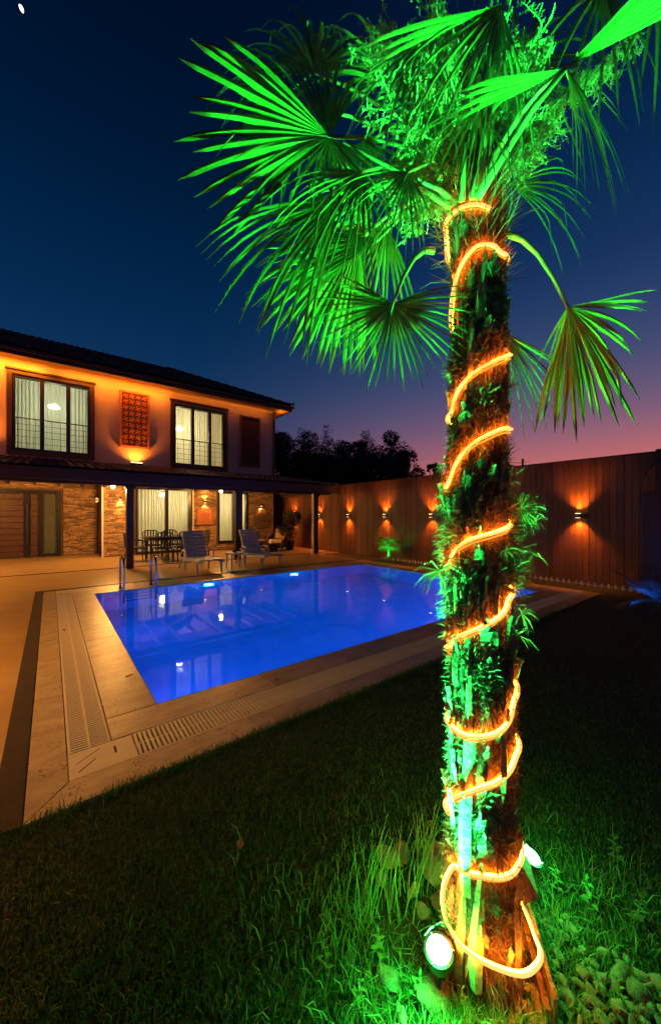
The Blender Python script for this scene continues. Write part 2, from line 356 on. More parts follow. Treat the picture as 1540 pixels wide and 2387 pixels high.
MB().bbox(c0, c1, c2, c3, -.05, -.0015, .003).build('plate', M['plastic'], cp)
sm = MB()
for (a, b, w) in (slotted((.118, 2.565), (.245, 2.655), .006), slotted((.125, 2.475), (.215, 2.56), .008), slotted((.318, 2.545), (.318, 2.625), .012)):
    u = (b-a).normalized(); n = Vector((-u.y, u.x, 0)); z = Vector((0,0,-.0008))
    sm.quad(a-n*w/2+z, b-n*w/2+z, b+n*w/2+z, a+n*w/2+z)
sm.build('slot', M['black'], cp)
# pool basin and water
g = MB(); D = -1.45
g.quad((PX0,PY0,D),(PX1,PY0,D),(PX1,PY1,D),(PX0,PY1,D))
g.quad((PX0,PY0,D),(PX0,PY0,0),(PX1,PY0,0),(PX1,PY0,D)); g.quad((PX0,PY1,D),(PX1,PY1,D),(PX1,PY1,0),(PX0,PY1,0))
g.quad((PX0,PY0,D),(PX0,PY1,D),(PX0,PY1,0),(PX0,PY0,0)); g.quad((PX1,PY0,D),(PX1,PY0,0),(PX1,PY1,0),(PX1,PY1,D))
structure(g, 'pool_basin', M['pooltile'])
structure(MB().quad((PX0,PY0,-.012),(PX1,PY0,-.012),(PX1,PY1,-.012),(PX0,PY1,-.012)), 'pool_water', M['water'])
BL = (0, .135, 1)
for i, (x, lab) in enumerate(((2.75, 'round underwater pool light below the ladder end of the far edge'), (4.95, 'round underwater pool light below the second lounger'))):
    t = thing('pool_light', (x, PY1-.03, -.27), lab, 'pool light', 'underwater pool lights')
    Mx = Matrix.Rotation(R(90), 4, 'X')
    MB().lathe((x, PY1-.03, -.27), [(.12,-.02),(.13,0),(.11,.012)], 24, Mx).build('rim', M['whiteplastic'], t)
    MB().lathe((x, PY1-.045, -.27), [(.095,0),(.09,.01),(.03,.016)], 24, Mx).build('lens', M['poollens'], t)
    lamp('POINT', 'pool_glow', (x, PY1-.16, -.25), 7, (.03,.45,1), t, .05)
    lamp('AREA', 'pool_area_light', (x, PY1-.08, -.30), 30, BL, t, .2, (x, PY0, -.5))
for x, e_ in ((1.6, 22), (3.4, 56), (5.1, 80), (6.6, 80)): lamp('AREA', 'pool_area_light', (x, PY0+.06, -.55), e_, BL, None, .5, (x, PY1, -.9))  # unseen fill lamps added on the near wall to even out the blue
for y in (4.2, 6.5): lamp('AREA', 'pool_area_light', (PX0+.06, y, -.55), 16, BL, None, .5, (PX1, y, -.9))  # more unseen fill added along the left wall

# ladder
lad = thing('pool_ladder', (1.37, 8.1, 0), 'chrome pool ladder with two arched handrails at the far left end of the pool', 'pool ladder')
for x in (1.10, 1.66):
    p = [(x, 8.24, 0), (x, 8.24, .5)]+[(x, 8.02+.22*math.cos(a), .5+.15*math.sin(a)) for a in [R(k) for k in range(15, 166, 15)]]+[(x, 7.80, .5), (x, 7.80, -.9)]
    MB().tube(p, .021, 12).build('handrail', M['chrome'], lad, smooth=True)
    MB().lathe((x, 8.24, 0), [(.045,0),(.045,.006),(.022,.02)], 16).build('flange', M['chrome'], lad)
for z in (-.25, -.5, -.75): MB().box(1.10, 1.66, 7.77, 7.85, z, z+.02).build('step', M['chrome'], lad)

# ------------------------------------------------------------------ house
YF, YD = 14.8, 16.3            # facade, recessed door wall
HX = 8.15                      # right corner
ZS = 6.28                      # soffit
hs = thing('house', (2, YF, 0), 'two storey stucco house with tiled roof, long porch and lit curtained windows', 'house')
# openings of the upper wall and lower wall: x0,x1,z0,z1
up = [(-.93, 1.07, 3.50, 5.84), (3.79, 5.81, 3.45, 5.80)]
lo = [(2.46, 4.42, .04, 2.50), (5.53, 6.28, .32, 2.46), (6.54, 6.87, .32, 2.46)]
def wall_with_holes(mb, x0, x1, z0, z1, y0, y1, holes):
    xs = sorted({x0, x1, *[h[0] for h in holes], *[h[1] for h in holes]})
    for a, b in zip(xs[:-1], xs[1:]):
        hh = sorted([(h[2], h[3]) for h in holes if h[0] <= a+1e-6 and h[1] >= b-1e-6]); z = z0
        for q in hh:
            if q[0] > z: mb.box(a, b, y0, y1, z, q[0])
            z = q[1]
        if z < z1: mb.box(a, b, y0, y1, z, z1)
w = MB(); wall_with_holes(w, -9, HX, 2.95, ZS, YF, YF+.25, up); w.box(HX-.25, HX, YF+.25, YF+8.4, 0, ZS); w.box(-9, HX-.25, YF+8.15, YF+8.4, 0, ZS); w.box(-9, -8.75, YF+.25, YF+8.15, 0, ZS)
w.build('wall', M['stucco'], hs)
w = MB(); wall_with_holes(w, 1.46, HX, 0, 2.95, YF+.02, YF+.25, lo)
DR = (-1.75, .30, 0, 2.34)
wall_with_holes(w, -9, 1.46, 0, 2.95, YD+.02, YD+.25, [DR]); w.box(1.44, 1.66, YF+.25, YD+.25, 0, 2.95)
w.build('backing_wall', M['mortar'], hs)
MB().box(HX-.02, HX+.07, YF-.06, YF+.1, 2.9, ZS-.02).build('corner_pipe', M['trim'], hs)
# ledge stones
stones_near, stones_rest = [], []
def bricks(x0, x1, z0, z1, y, holes, lst, axis='x'):
    z = z0; hgt = .052
    while z < z1-.01:
        x = x0-random.uniform(0, .2)
        while x < x1:
            L_ = random.uniform(.14, .34); a, b = max(x, x0), min(x+L_, x1)
            if b-a > .03 and not any(a < h[1]-.005 and b > h[0]+.005 and z < h[3] and z+hgt > h[2] for h in holes): lst.append((a, b, z, min(z+hgt, z1), y, axis))
            elif b-a > .03:
                for h in holes:
                    if a < h[1] and b > h[0] and z < h[3] and z+hgt > h[2]:
                        if a < h[0]-.03: lst.append((a, h[0], z, min(z+hgt, z1), y, axis))
                        if b > h[1]+.03: lst.append((h[1], b, z, min(z+hgt, z1), y, axis))
                        break
            x += L_
        z += hgt
HL = [(h[0]-.06, h[1]+.06, h[2]-.06, h[3]+.06) for h in lo]
fr = []
bricks(-.0+.37, 1.40, .03, 2.45, YD, [], fr); stones_near += fr
fr = []; bricks(-3.4, .37, 2.40, 2.75, YD, [], fr); bricks(-3.4, -1.82, .03, 2.40, YD, [], fr); stones_rest += fr
bricks(1.46, 2.40, .03, 2.5, YF, HL, stones_near); bricks(4.48, 5.47, .03, 2.5, YF, HL, stones_near)
bricks(5.47, 6.93, .03, .26, YF, HL, stones_rest); bricks(6.93, HX, .03, 2.9, YF, HL, stones_rest); bricks(1.46, HX, 2.56, 2.9, YF, HL, stones_rest)
bricks(YF+.03, YD, .03, 2.6, 1.46, [], stones_rest, 'y')
random.shuffle(stones_near); keep, stones_rest = stones_near[:300], stones_rest+stones_near[300:]
def brick_mb(L_, h, dp): return MB().bbox(-L_/2+.003, L_/2-.003, -h/2+.003, h/2-.003, -.02, dp, .007, Matrix.Rotation(R(90), 4, 'X'))
bm = {}
for (a, b, z0, z1, y, ax) in keep:
    L_ = round((b-a)/.03)*.03 or .03; dp = random.choice((.004, .012, .02)); k = (L_, dp)
    if k not in bm: bm[k] = brick_mb(L_, .052, dp).mesh('brick', M['brickobj'])
    put('brick', bm[k], ((a+b)/2, y, (z0+z1)/2), hs, sc=((b-a)/L_, 1, 1))
mb = MB()
for (a, b, z0, z1, y, ax) in stones_rest:
    dp = random.choice((.004, .012, .02))
    if ax == 'x': mb.box(a+.003, b-.003, y-dp, y+.02, z0+.003, z1-.003)
    else: mb.box(y-dp, y+.02, a+.003, b-.003, z0+.003, z1-.003)
tag(mb.build('brick_courses', M['brick'], hs), kind='stuff')
MB().box(1.405, 1.455, YF-.09, YF-.02, 0, 2.5).build('downpipe', M['whitepaint'], hs)
MB().box(4.485, 4.525, YF-.07, YF-.02, 0, 2.5).build('downpipe', M['whitepaint'], hs)

# windows
def curtain(x0, x1, z0, z1, y, parent, ph):
    mb = MB(); n = int((x1-x0)/.016); P = []
    for i in range(n+1):
        x = x0+(x1-x0)*i/n; yy = y+.032*math.sin(x*62+1.5*math.sin(x*7+ph))+.012*math.sin(x*23+ph)
        mb.v += [(x, yy, z0), (x, yy, z1)]
    mb.f = [(2*i, 2*i+2, 2*i+3, 2*i+1) for i in range(n)]
    return mb.build('curtain', M['sheer'], parent, smooth=True)
def window(h, divs, rail, y=YF, lab=None):
    x0, x1, z0, z1 = h; fr = MB(); f = .07
    fr.box(x0, x0+f, y-.03, y+.16, z0, z1); fr.box(x1-f, x1, y-.03, y+.16, z0, z1); fr.box(x0+f, x1-f, y-.03, y+.16, z1-f, z1); fr.box(x0+f, x1-f, y-.03, y+.16, z0, z0+f)
    for d in divs: fr.box(x0+(x1-x0)*d-.055, x0+(x1-x0)*d+.055, y-.01, y+.13, z0+f, z1-f)
    wo_ = fr.build('window', M['frame'], hs)
    if lab: wo_['label'] = lab
    ds = [0]+list(divs)+[1]
    for a, b in zip(ds[:-1], ds[1:]):
        MB().box(x0+(x1-x0)*a+.05, x0+(x1-x0)*b-.05, y+.05, y+.056, z0+f*.8, z1-f*.8).build('pane', M['glass'], wo_)
    curtain(x0+.03, x1-.03, z0+.02, z1-.02, y+.36, wo_, x0)
    if rail:
        rb = MB(); rb.box(x0+f, x1-f, y-.075, y-.045, z0+.98, z0+1.01)
        for zz in (.22, .42, .62, .80): rb.box(x0+f, x1-f, y-.066, y-.054, z0+zz, z0+zz+.012)
        k = x0+f+.06
        while k < x1-f: rb.box(k, k+.012, y-.072, y-.06, z0+.05, z0+.98); k += .21
        rb.build('railing', M['frame'], wo_)
        tr = MB(); e = .13
        tr.box(x0-e, x0-.002, y-.07, y+.02, z0-e, z1+e); tr.box(x1+.002, x1+e, y-.07, y+.02, z0-e, z1+e); tr.box(x0-.002, x1+.002, y-.07, y+.02, z1+.002, z1+e)
        tr.box(x0-.002, x1+.002, y-.075, y+.02, z0-e, z0-.002); tr.box(x0-e-.03, x1+e+.03, y-.11, y-.0, z1+e, z1+e+.05)
        tr.build('surround', M['trim'], wo_)
    return wo_
w1 = window(up[0], (.36, .70), True, lab='lit three-part balcony window nearest the left edge')
w2 = window(up[1], (.36, .70), True, lab='lit three-part balcony window between two carved panels')
window(lo[0], (.55,), False, lab='wide lit sliding door behind the dining set'); window(lo[1], (), False, lab='lit full-height window with curtain'); window(lo[2], (), False, lab='narrow lit window strip')
# rooms behind the windows
rm = MB()
for (a, b, z0, z1) in ((-1.5, 1.7, 3.2, 6.2), (3.2, 6.4, 3.2, 6.2), (2.0, 4.6, 0, 2.9), (4.7, 7.2, 0, 2.9)):
    y0, y1 = YF+.26, YF+3.2
    rm.quad((a,y1,z0),(b,y1,z0),(b,y1,z1),(a,y1,z1)); rm.quad((a,y0,z0),(a,y1,z0),(a,y1,z1),(a,y0,z1)); rm.quad((b,y0,z0),(b,y1,z0),(b,y1,z1),(b,y0,z1))
    rm.quad((a,y0,z0),(b,y0,z0),(b,y1,z0),(a,y1,z0)); rm.quad((a,y0,z1),(b,y0,z1),(b,y1,z1),(a,y1,z1))
rm.build('room', M['room'], hs)
for (x, z, e, c) in ((.1, 5.35, 48, (.86,.95,.72)), (4.4, 5.2, 100, (1,.82,.46)), (3.75, 2.30, 80, (1,.80,.40)), (6.0, 2.30, 75, (1,.80,.40))):
    MB().lathe((x, YF+1.5, z), [(.03,.12),(.14,.05),(.20,0),(.14,-.05),(.03,-.07)], 16).build('room_lamp', M['roomlamp'], hs)
    lamp('POINT', 'room_light', (x, YF+1.5, z-.25), e, c, hs, .15)
# front door
fd = MB().box(DR[0], DR[0]+.12, YD-.07, YD+.12, 0, DR[3]).box(DR[1]-.12, DR[1], YD-.07, YD+.12, 0, DR[3]).box(DR[0]+.12, DR[1]-.12, YD-.07, YD+.12, DR[3]-.12, DR[3]).box(-.72, -.55, YD-.02, YD+.08, 0, DR[3]-.12).box(-.34, -.20, YD-.02, YD+.08, 0, DR[3]-.12).box(-.20, .18, YD-.02, YD+.08, 0, .12).build('front_door', M['frame'], hs)
for z in np.arange(.02, 2.2, .2): MB().bbox(-1.62, -.725, .0, .19, -.03, .0, .006, Matrix.Translation((0, YD-.01, float(z))) @ Matrix.Rotation(R(90), 4, 'X')).build('panel', M['doorwood'], fd)
for z in np.arange(.02, 2.2, .2): MB().bbox(-.545, -.345, .0, .19, -.03, .0, .006, Matrix.Translation((0, YD-.01, float(z))) @ Matrix.Rotation(R(90), 4, 'X')).build('panel', M['doorwood'], fd)
MB().tube([(-.63, YD-.12, .5), (-.63, YD-.12, 1.85)], .018, 10).tube([(-.63, YD-.12, .7), (-.63, YD-.02, .7)], .01, 8).tube([(-.63, YD-.12, 1.65), (-.63, YD-.02, 1.65)], .01, 8).build('handle', M['chrome'], fd)
M['ironglass'] = mat('frosted_glass', (.15,.17,.11), .25, var=.3, scale=14)
MB().box(-.20, .18, YD+.03, YD+.04, .12, 2.22).build('pane', M['ironglass'], fd)
gr_ = MB()
for i in range(3):
    for j in range(13):
        cx, cz = -.14+i*.13, .22+j*.16
        gr_.tube([(cx+.055*math.cos(a)*(.4+.6*abs(math.cos(2*a))), YD+.01, cz+.07*math.sin(a)) for a in [2*math.pi*k/12 for k in range(13)]], .006, 5, False)
gr_.build('iron_grille', M['lampblack'], fd)
# roofs
def tile_mesh(w_, L_, t=.02, up=.05):
    mb = MB(); n = 6
    for (yy, dz) in ((0, .02), (L_, 0)):
        for i in range(n+1):
            a = math.pi*i/n; mb.v.append((w_/2-w_*.5*math.cos(a) - w_/2, yy, dz+up*math.sin(a)))
        for i in range(n+1):
            a = math.pi*i/n; mb.v.append((-(w_/2-t)*math.cos(a), yy, dz+(up-t)*math.sin(a)))
    k = 2*(n+1)
    for i in range(n):
        mb.f.append((i, i+1, k+i+1, k+i)); mb.f.append((n+1+i+1, n+1+i, k+n+1+i, k+n+1+i+1)); mb.f.append((i+1, i, n+1+i, n+1+i+1))
    return mb
def tiled(parent, x0, x1, y0, z0, pitch, rows, wt_=.2, Lr=.36, ind_rows=4, clip=None):
    tm = tile_mesh(wt_, Lr*1.1); me = tm.mesh('roof_tile', M['rooftile']); rest = MB(); ang = math.atan(pitch); n = int((x1-x0)/wt_); cnt = 0
    for r_ in range(rows):
        for i in range(n):
            x = x0+wt_*(i+.5); yy = r_*Lr*math.cos(ang)
            if clip and not clip(x, yy): continue
            loc = Vector((x, y0+yy, z0+yy*pitch))
            rot = (ang+random.uniform(-.012, .012), random.uniform(-.03, .03), random.uniform(-.02, .02))
            if r_ < ind_rows and cnt < 300: put('roof_tile', me, loc, parent, rot); cnt += 1
            else:
                Mx = Matrix.Translation(loc) @ Matrix.Rotation(rot[0], 4, 'X'); k = len(rest.v)
                rest.v += [tuple(Mx @ Vector(v)) for v in tm.v]; rest.f += [tuple(q+k for q in f) for f in tm.f]
    if rest.v: tag(rest.build('roof_tile_field', M['rooftile2'], parent), kind='stuff')
RX1, RY0 = 8.75, 14.2; PT = .47; EZ = 6.52
rf = MB(); ry = RY0+4.3; rz_ = EZ-.06+PT*4.3
rf.quad((-9.6,RY0,EZ-.06),(RX1,RY0,EZ-.06),(RX1-4.3,ry,rz_),(-9.6,ry,rz_)); rf.tri((RX1,RY0,EZ-.06),(RX1,RY0+8.6,EZ-.06),(RX1-4.3,ry,rz_)); rf.quad((RX1,RY0+8.6,EZ-.06),(-9.6,RY0+8.6,EZ-.06),(-9.6,ry,rz_),(RX1-4.3,ry,rz_))
roof = rf.build('roof', M['rooftile2'], hs)
MB().box(-9.6, RX1, RY0, RY0+8.6, ZS, ZS+.05).build('soffit', M['soffit'], roof)
MB().box(-9.6, RX1+.03, RY0-.03, RY0, ZS-.04, EZ-.05).box(RX1, RX1+.03, RY0, RY0+8.6, ZS-.04, EZ-.05).box(-9.6, RX1+.1, RY0-.12, RY0-.03, ZS+.08, ZS+.17).box(RX1+.03, RX1+.1, RY0-.03, RY0+8.6, ZS+.08, ZS+.17).build('gutter', M['trim'], roof)
tiled(roof, -3.4, RX1-.1, RY0-.08, EZ-.03, PT, 13, .21, .36, 4, lambda x, yy: yy < (RX1+.1-x))
hp = MB()
for i in range(14):
    f = i/14; p0 = Vector((RX1-4.3*f, RY0+4.3*f, EZ+.02+PT*4.3*f)); p1 = Vector((RX1-4.3*(f+.08), RY0+4.3*(f+.08), EZ+.0+PT*4.3*(f+.08))); hp.tube([p0, p1], [.085, .07], 8)
hp.tube([(RX1+.04, RY0-.04, EZ+.02), (RX1+.10, RY0-.10, EZ+.10)], [.08, .05], 8).build('hip_tiles', M['rooftile2'], roof)
# eave light strip
es = thing('eave_light_strip', (2, YF-.1, ZS-.03), 'long amber light strip tucked under the roof eave', 'light strip')
MB().box(-6, HX, YF-.045, YF-.03, ZS-.035, ZS-.012).build('diffuser', M['eave'], es)
MB().box(-6, HX, YF-.075, YF-.046, ZS-.045, ZS-.001).build('cover', M['soffit'], es)
lamp('AREA', 'strip_light', (-2.6, YF-.35, ZS-.12), 240, AMB, es, 5, (-2.6, YF+.3, 5.0), sy=.08)
lamp('AREA', 'strip_light', (1.9, YF-.35, ZS-.12), 75, AMB, es, 3.2, (1.9, YF+.3, 5.2), sy=.08)
lamp('AREA', 'strip_light', (5.6, YF-.30, ZS-.10), 11, AMB, es, 4.4, (5.6, YF+.3, 5.6), sy=.06)
lamp('POINT', 'strip_light', (8.45, YF-.15, ZS-.16), 5, AMB, es, .04)
# porch
PE = 10.75; PXR = 8.6
por = MB(); por.box(-9, PXR, PE, PE+.10, 2.32, 2.56); por.box(-9, PXR, 11.13, 11.27, 2.26, 2.40).box(PXR-.1, PXR, PE+.1, YF-.05, 2.32, 2.50)
x = -8.5
while x < PXR: por.box(x, x+.08, PE+.1, YF-.02, 2.44, 2.56); x += .62
porch = por.build('porch_beams', M['wooddark'], hs)
ps = (3.24-2.60)/(YF-PE)
g = MB(); Pq = [(-9,PE-.1,2.58),(PXR+.1,PE-.1,2.58),(PXR+.1,YF-.01,3.22),(-9,YF-.01,3.22)]; g.v = Pq+[(a,b,c-.05) for a,b,c in Pq]; g.f = [(0,1,2,3),(7,6,5,4),(0,4,5,1),(1,5,6,2)]
pr = g.build('porch_roof', M['wooddark'], hs)
tiled(pr, -3.0, PXR+.1, PE-.18, 2.59, ps, 11, .2, .38, 5)
for i, x in enumerate((-4.52, -1.40, 1.72, 4.84, 7.96)):
    if i == 1: continue
    MB().bbox(x-.085, x+.085, 11.115, 11.285, 0.004, 2.26, .004).box(x-.13, x+.13, 11.07, 11.33, 2.18, 2.26).build('porch_post', M['woodpost'], hs)
MB().box(7.79, 7.85, 11.1, 11.16, 0, 2.3).build('downpipe', M['whitepaint'], hs)

# carved panels on the upper wall
def carved(x0, x1, z0, z1, label, seed):
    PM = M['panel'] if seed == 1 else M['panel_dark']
    t = thing('wall_carving', ((x0+x1)/2, YF-.03, z0), label, 'wall panel')
    MB().box(x0, x1, YF-.03, YF-.005, z0, z1).build('backboard', M['panel_dark'], t)
    e = .07; MB().box(x0, x0+e, YF-.11, YF-.03, z0, z1).box(x1-e, x1, YF-.11, YF-.03, z0, z1).box(x0+e, x1-e, YF-.11, YF-.03, z0, z0+e).box(x0+e, x1-e, YF-.11, YF-.03, z1-e, z1).build('border', PM, t)
    mb = MB(); nx = 4 if seed == 1 else 5; c = (x1-x0-2*e)/nx; nz = int((z1-z0-2*e)/c); cz = (z1-z0-2*e)/nz
    for i in range(nx):
        for j in range(nz):
            cx, cc = x0+e+c*(i+.5), z0+e+cz*(j+.5)
            if seed == 1:
                for q in range(4):
                    a0 = R(45+90*q); mb.tube([(cx+c*.46*math.cos(a0)*s_ + c*.2*math.sin(a0)*math.sin(s_*math.pi), YF-.065, cc+cz*.46*math.sin(a0)*s_-cz*.2*math.cos(a0)*math.sin(s_*math.pi)) for s_ in (0,.25,.5,.75,1)], .021, 6)
                mb.tube([(cx+c*.2*math.cos(R(k)), YF-.07, cc+cz*.2*math.sin(R(k))) for k in range(0, 361, 45)], .016, 6, False)
            else:
                mb.tube([(cx+c*.36*math.cos(R(k)), YF-.055, cc+cz*.36*math.sin(R(k))) for k in range(0, 361, 45)], .018, 5, False)
                mb.tube([(cx-c/2, YF-.05, cc-cz/2), (cx+c/2, YF-.05, cc+cz/2)], .012, 5); mb.tube([(cx+c/2, YF-.048, cc-cz/2), (cx-c/2, YF-.048, cc+cz/2)], .012, 5)
    mb.build('fretwork', PM, t)
    return t
carved(1.95, 2.92, 3.92, 5.95, 'carved terracotta panel glowing orange above its uplight between the windows', 1)
carved(6.49, 7.43, 3.62, 5.82, 'unlit brown lattice panel near the right corner of the house', 2)
ul = thing('uplight', (2.45, YF-.25, 3.36), 'small uplight on the porch roof below the carved panel', 'uplight')
MB().box(2.25, 2.65, YF-.33, YF-.22, 3.28, 3.35).build('housing', M['lampblack'], ul); MB().box(2.27, 2.63, YF-.32, YF-.23, 3.35, 3.362).build('lens', M['warmglow'], ul)
lamp('SPOT', 'uplight_beam', (2.45, YF-.27, 3.40), 150, AMB, ul, .04, (2.45, YF-.02, 4.1), 135, .8)
ul2 = thing('uplight', (-2.3, YF-.25, 3.36), 'uplight on the porch roof just beyond the left edge', 'uplight')
MB().box(-2.5, -2.1, YF-.33, YF-.22, 3.28, 3.35).build('housing', M['lampblack'], ul2)
lamp('SPOT', 'uplight_beam', (-1.9, YF-.45, 3.45), 320, AMB, ul2, .05, (-1.6, YF, 5.0), 120, 1)

# wall lamps
def updown(name, label, loc, ndir, eu, ed, color=AMB2, group=None, w_=.10, body=.09):
    "box lamp on a wall; ndir = direction out of the wall"
    t = thing(name, loc, label, 'wall lamp', group); n = Vector(ndir); s_ = Vector((-n.y, n.x, 0)); L0 = Vector(loc)
    def bx(mb, a0, a1, b0, b1, z0, z1):
        P = [L0+s_*a+n*b+Vector((0,0,z)) for z in (z0, z1) for a, b in ((a0,b0),(a1,b0),(a1,b1),(a0,b1))]; k = len(mb.v)
        mb.v += [tuple(p) for p in P]; mb.f += [tuple(k+i for i in q) for q in ((0,3,2,1),(4,5,6,7),(0,1,5,4),(1,2,6,5),(2,3,7,6),(3,0,4,7))]
        return mb
    bx(bx(MB(), -w_/2, w_/2, .03, .11, -body/2, body/2), -.03, .03, 0, .03, -.03, .03).build('housing', M['lampblack'], t)
    for sg, e in ((1, eu), (-1, ed)):
        if not e: continue
        bx(MB(), -w_/2+.012, w_/2-.012, .04, .10, sg*(body/2+.001)-.001, sg*(body/2+.001)+.003).build('lens', M['warmglow'], t)
        lamp('SPOT', 'beam', L0+n*.065+Vector((0,0,sg*(body/2+.012))), e, color, t, .02, L0+n*.03+Vector((0,0,sg*1.0)), 104, .9)
    return t
places = ['fence lamp beside the far dark shrub', 'fence lamp just right of the last porch post', 'third fence lamp from the porch, above open fence', 'fence lamp above the small green palm', 'fence lamp just left of the palm trunk', 'fence lamp hidden behind the palm trunk', 'fence lamp alone to the right of the palm trunk']
XF = 9.0
for Y, lb in zip((14.3, 12.26, 10.40, 8.51, 6.62, 4.73, 2.84), places):
    updown('fence_lamp', 'small black up-and-down '+lb, (XF-.03, Y, 1.45), (-1,0,0), 175*random.uniform(.75,1.2), 120*random.uniform(.75,1.2), (1,.22,.015), 'up-and-down lamps along the wooden fence')
updown('wall_lamp', 'black downlight on the stone pier beside the sliding door', (1.97, YF-.02, 2.08), (0,-1,0), 0, 130, AMB2, 'wall lamps on the house')
updown('wall_lamp', 'up-and-down lamp above the carved wooden sign', (4.98, YF-.02, 2.02), (0,-1,0), 80, 80, AMB2, 'wall lamps on the house')
updown('wall_lamp', 'downlight above the lattice ornament at the house corner', (7.5, YF-.02, 1.93), (0,-1,0), 0, 90, AMB2, 'wall lamps on the house')
updown('wall_lamp', 'slim lamp on the corner of the recessed entrance', (1.36, YF+.3, 2.0), (-1,0,0), 18, 18, AMB2, 'wall lamps on the house', .08, .12)
updown('wall_lamp', 'lamp on the entrance wall left of the front door', (-2.6, YD-.02, 2.0), (0,-1,0), 60, 90, AMB2, 'wall lamps on the house')
for x, y, lb in ((1.53, 13.0, 'glowing porch ceiling bulb near the stone pier'), (4.98, 13.0, 'glowing porch ceiling bulb in front of the full-height window'), (-2.6, 13.0, 'glowing porch ceiling bulb beyond the left edge')):
    t = thing('porch_bulb', (x, y, 2.44), lb, 'ceiling lamp', 'bulbs under the porch ceiling')
    MB().lathe((x, y, 2.40), [(.05,.04),(.05,.02),(.03,0)], 14).build('holder', M['lampblack'], t)
    MB().lathe((x, y, 2.35), [(.015,.06),(.05,.035),(.06,0),(.045,-.04),(.012,-.058)], 14).build('bulb', M['bulb'], t, smooth=True)
    lamp('POINT', 'bulb_light', (x, y, 2.24), 400 if x < 4 else 230, (1,.44,.10), t, .05)
# carved sign on pier, lattice ornament at the corner
sg = thing('carved_sign', (4.98, YF-.05, 1.2), 'carved wooden plaque with a round face motif under the wall lamp', 'plaque')
MB().box(4.66, 5.30, YF-.06, YF-.025, 1.14, 1.72).build('board', M['panel'], sg)
sm = MB(); sm.box(4.62, 5.34, YF-.10, YF-.03, 1.09, 1.14); sm.tube([(4.98+.13*math.cos(R(k)), YF-.075, 1.5+.13*math.sin(R(k))) for k in range(0, 361, 30)], .02, 6, False)
sm.tube([(4.98+.05*math.cos(R(k)), YF-.075, 1.5+.05*math.sin(R(k))) for k in range(0, 361, 45)], .018, 6, False)
for s_ in (-1, 1):
    sm.tube([(4.98+s_*.2, YF-.07, 1.2), (4.98+s_*.27, YF-.07, 1.4), (4.98+s_*.22, YF-.07, 1.62)], .016, 6); sm.tube([(4.98+s_*.08, YF-.07, 1.18), (4.98+s_*.13, YF-.07, 1.32)], .016, 6)
sm.build('relief', M['panel'], sg)
lt = thing('lattice_ornament', (7.5, YF-.06, .6), 'arched metal lattice ornament on the stone wall at the house corner', 'ornament')
lm = MB(); cx, cz, rr_ = 7.5, 1.32, .42
for k in range(-5, 6):
    o_ = k*.08; hw = math.sqrt(max(0, rr_**2-o_**2))
    for s_ in (-1, 1):
        a = Vector((cx, YF-.07, cz))+Vector((s_*.707,0,.707))*hw+Vector((-s_*.707,0,.707))*o_; b = Vector((cx, YF-.07, cz))-Vector((s_*.707,0,.707))*hw+Vector((-s_*.707,0,.707))*o_
        lm.tube([a, b], .009, 5)
lm.tube([(cx+rr_*math.cos(R(k)), YF-.07, cz+rr_*math.sin(R(k))) for k in range(0, 361, 15)], .018, 6, False)
lm.build('lattice', mat('bronze', (.30,.17,.08), .4, metal=.6), lt)

# ------------------------------------------------------------------ fence
fe = thing('garden_fence', (XF, 9, 0), 'tall brown vertical board fence along the right side of the garden', 'fence')
bw = .118; y = 1.60; bmesh_ = [MB().bbox(0, bw-.005, 0, 2.62, -.0, .022+.004*k, .004, Matrix.Rotation(R(90), 4, 'X')).mesh('board', M['fence']) for k in range(3)]
MB().box(XF+.03, XF+.07, 1.6, 17, .0, 2.6).build('backing', M['wooddark'], fe)
while y < 17:
    o = put('board', random.choice(bmesh_), (XF+.028, y+bw, .01), fe, (0, 0, R(-90))); o.scale = (1, 1, 1+random.uniform(-.001, .001)); y += bw
MB().box(XF-.02, XF+.09, 1.6, 17, 2.632, 2.668).build('cap_rail', M['wooddark'], fe)
MB().box(XF-.03, XF+.10, 1.50, 1.598, 0, 2.70).build('end_post', M['woodpost'], fe)
MB().box(XF+.02, XF+.06, 4.02, 4.06, 2.668, 2.83).build('finial', M['lampblack'], fe)
lw = thing('low_wall', (8.7, .5, 0), 'dark brown low wall in front of the right end of the fence', 'wall')
MB().bbox(8.66, 8.78, -4, 1.74, 0, 1.83, .006).box(8.63, 8.81, -4, 1.30, 1.83, 1.77+.04).build('wall_body', M['wooddark'], lw)
MB().box(8.64, 8.80, 1.40, 1.77, 1.83, 1.90).build('coping_stone', M['wooddark'], lw)
cb = MB().tube([(8.72, 1.78, 1.83), (8.72, 1.75, 2.1), (8.72, 1.66, 2.32), (8.72, 1.45, 2.52), (8.72, 1.1, 2.66), (8.72, .6, 2.72)], .012, 8).build('arched_cable', M['lampblack'])
tag(cb, 'thin black cable arching up from the low wall at the right edge', 'cable')
bd = thing('distant_block', (30, 2.6, 0), 'small pale building far beyond the end of the fence', 'building')
bx_ = at(1533, 1202, 30); MB().box(bx_.x, bx_.x+3, bx_.y-3, bx_.y+.22, -.1, 4.3).build('wall', M['stucco'], bd); MB().box(bx_.x-.1, bx_.x+3.1, bx_.y-3.1, bx_.y+.3, 4.3, 4.5).build('roof', M['rooftile2'], bd)
pk = thing('picket_edging', (8.8, 4, 0), 'low white picket edging along the foot of the fence', 'edging')
me = None; y = 1.7; pm = MB(); pm.v = [(-.006,-.02,0),(-.006,.02,0),(-.006,.02,.07),(-.006,0,.10),(-.006,-.02,.07),(.006,-.02,0),(.006,.02,0),(.006,.02,.07),(.006,0,.10),(.006,-.02,.07)]
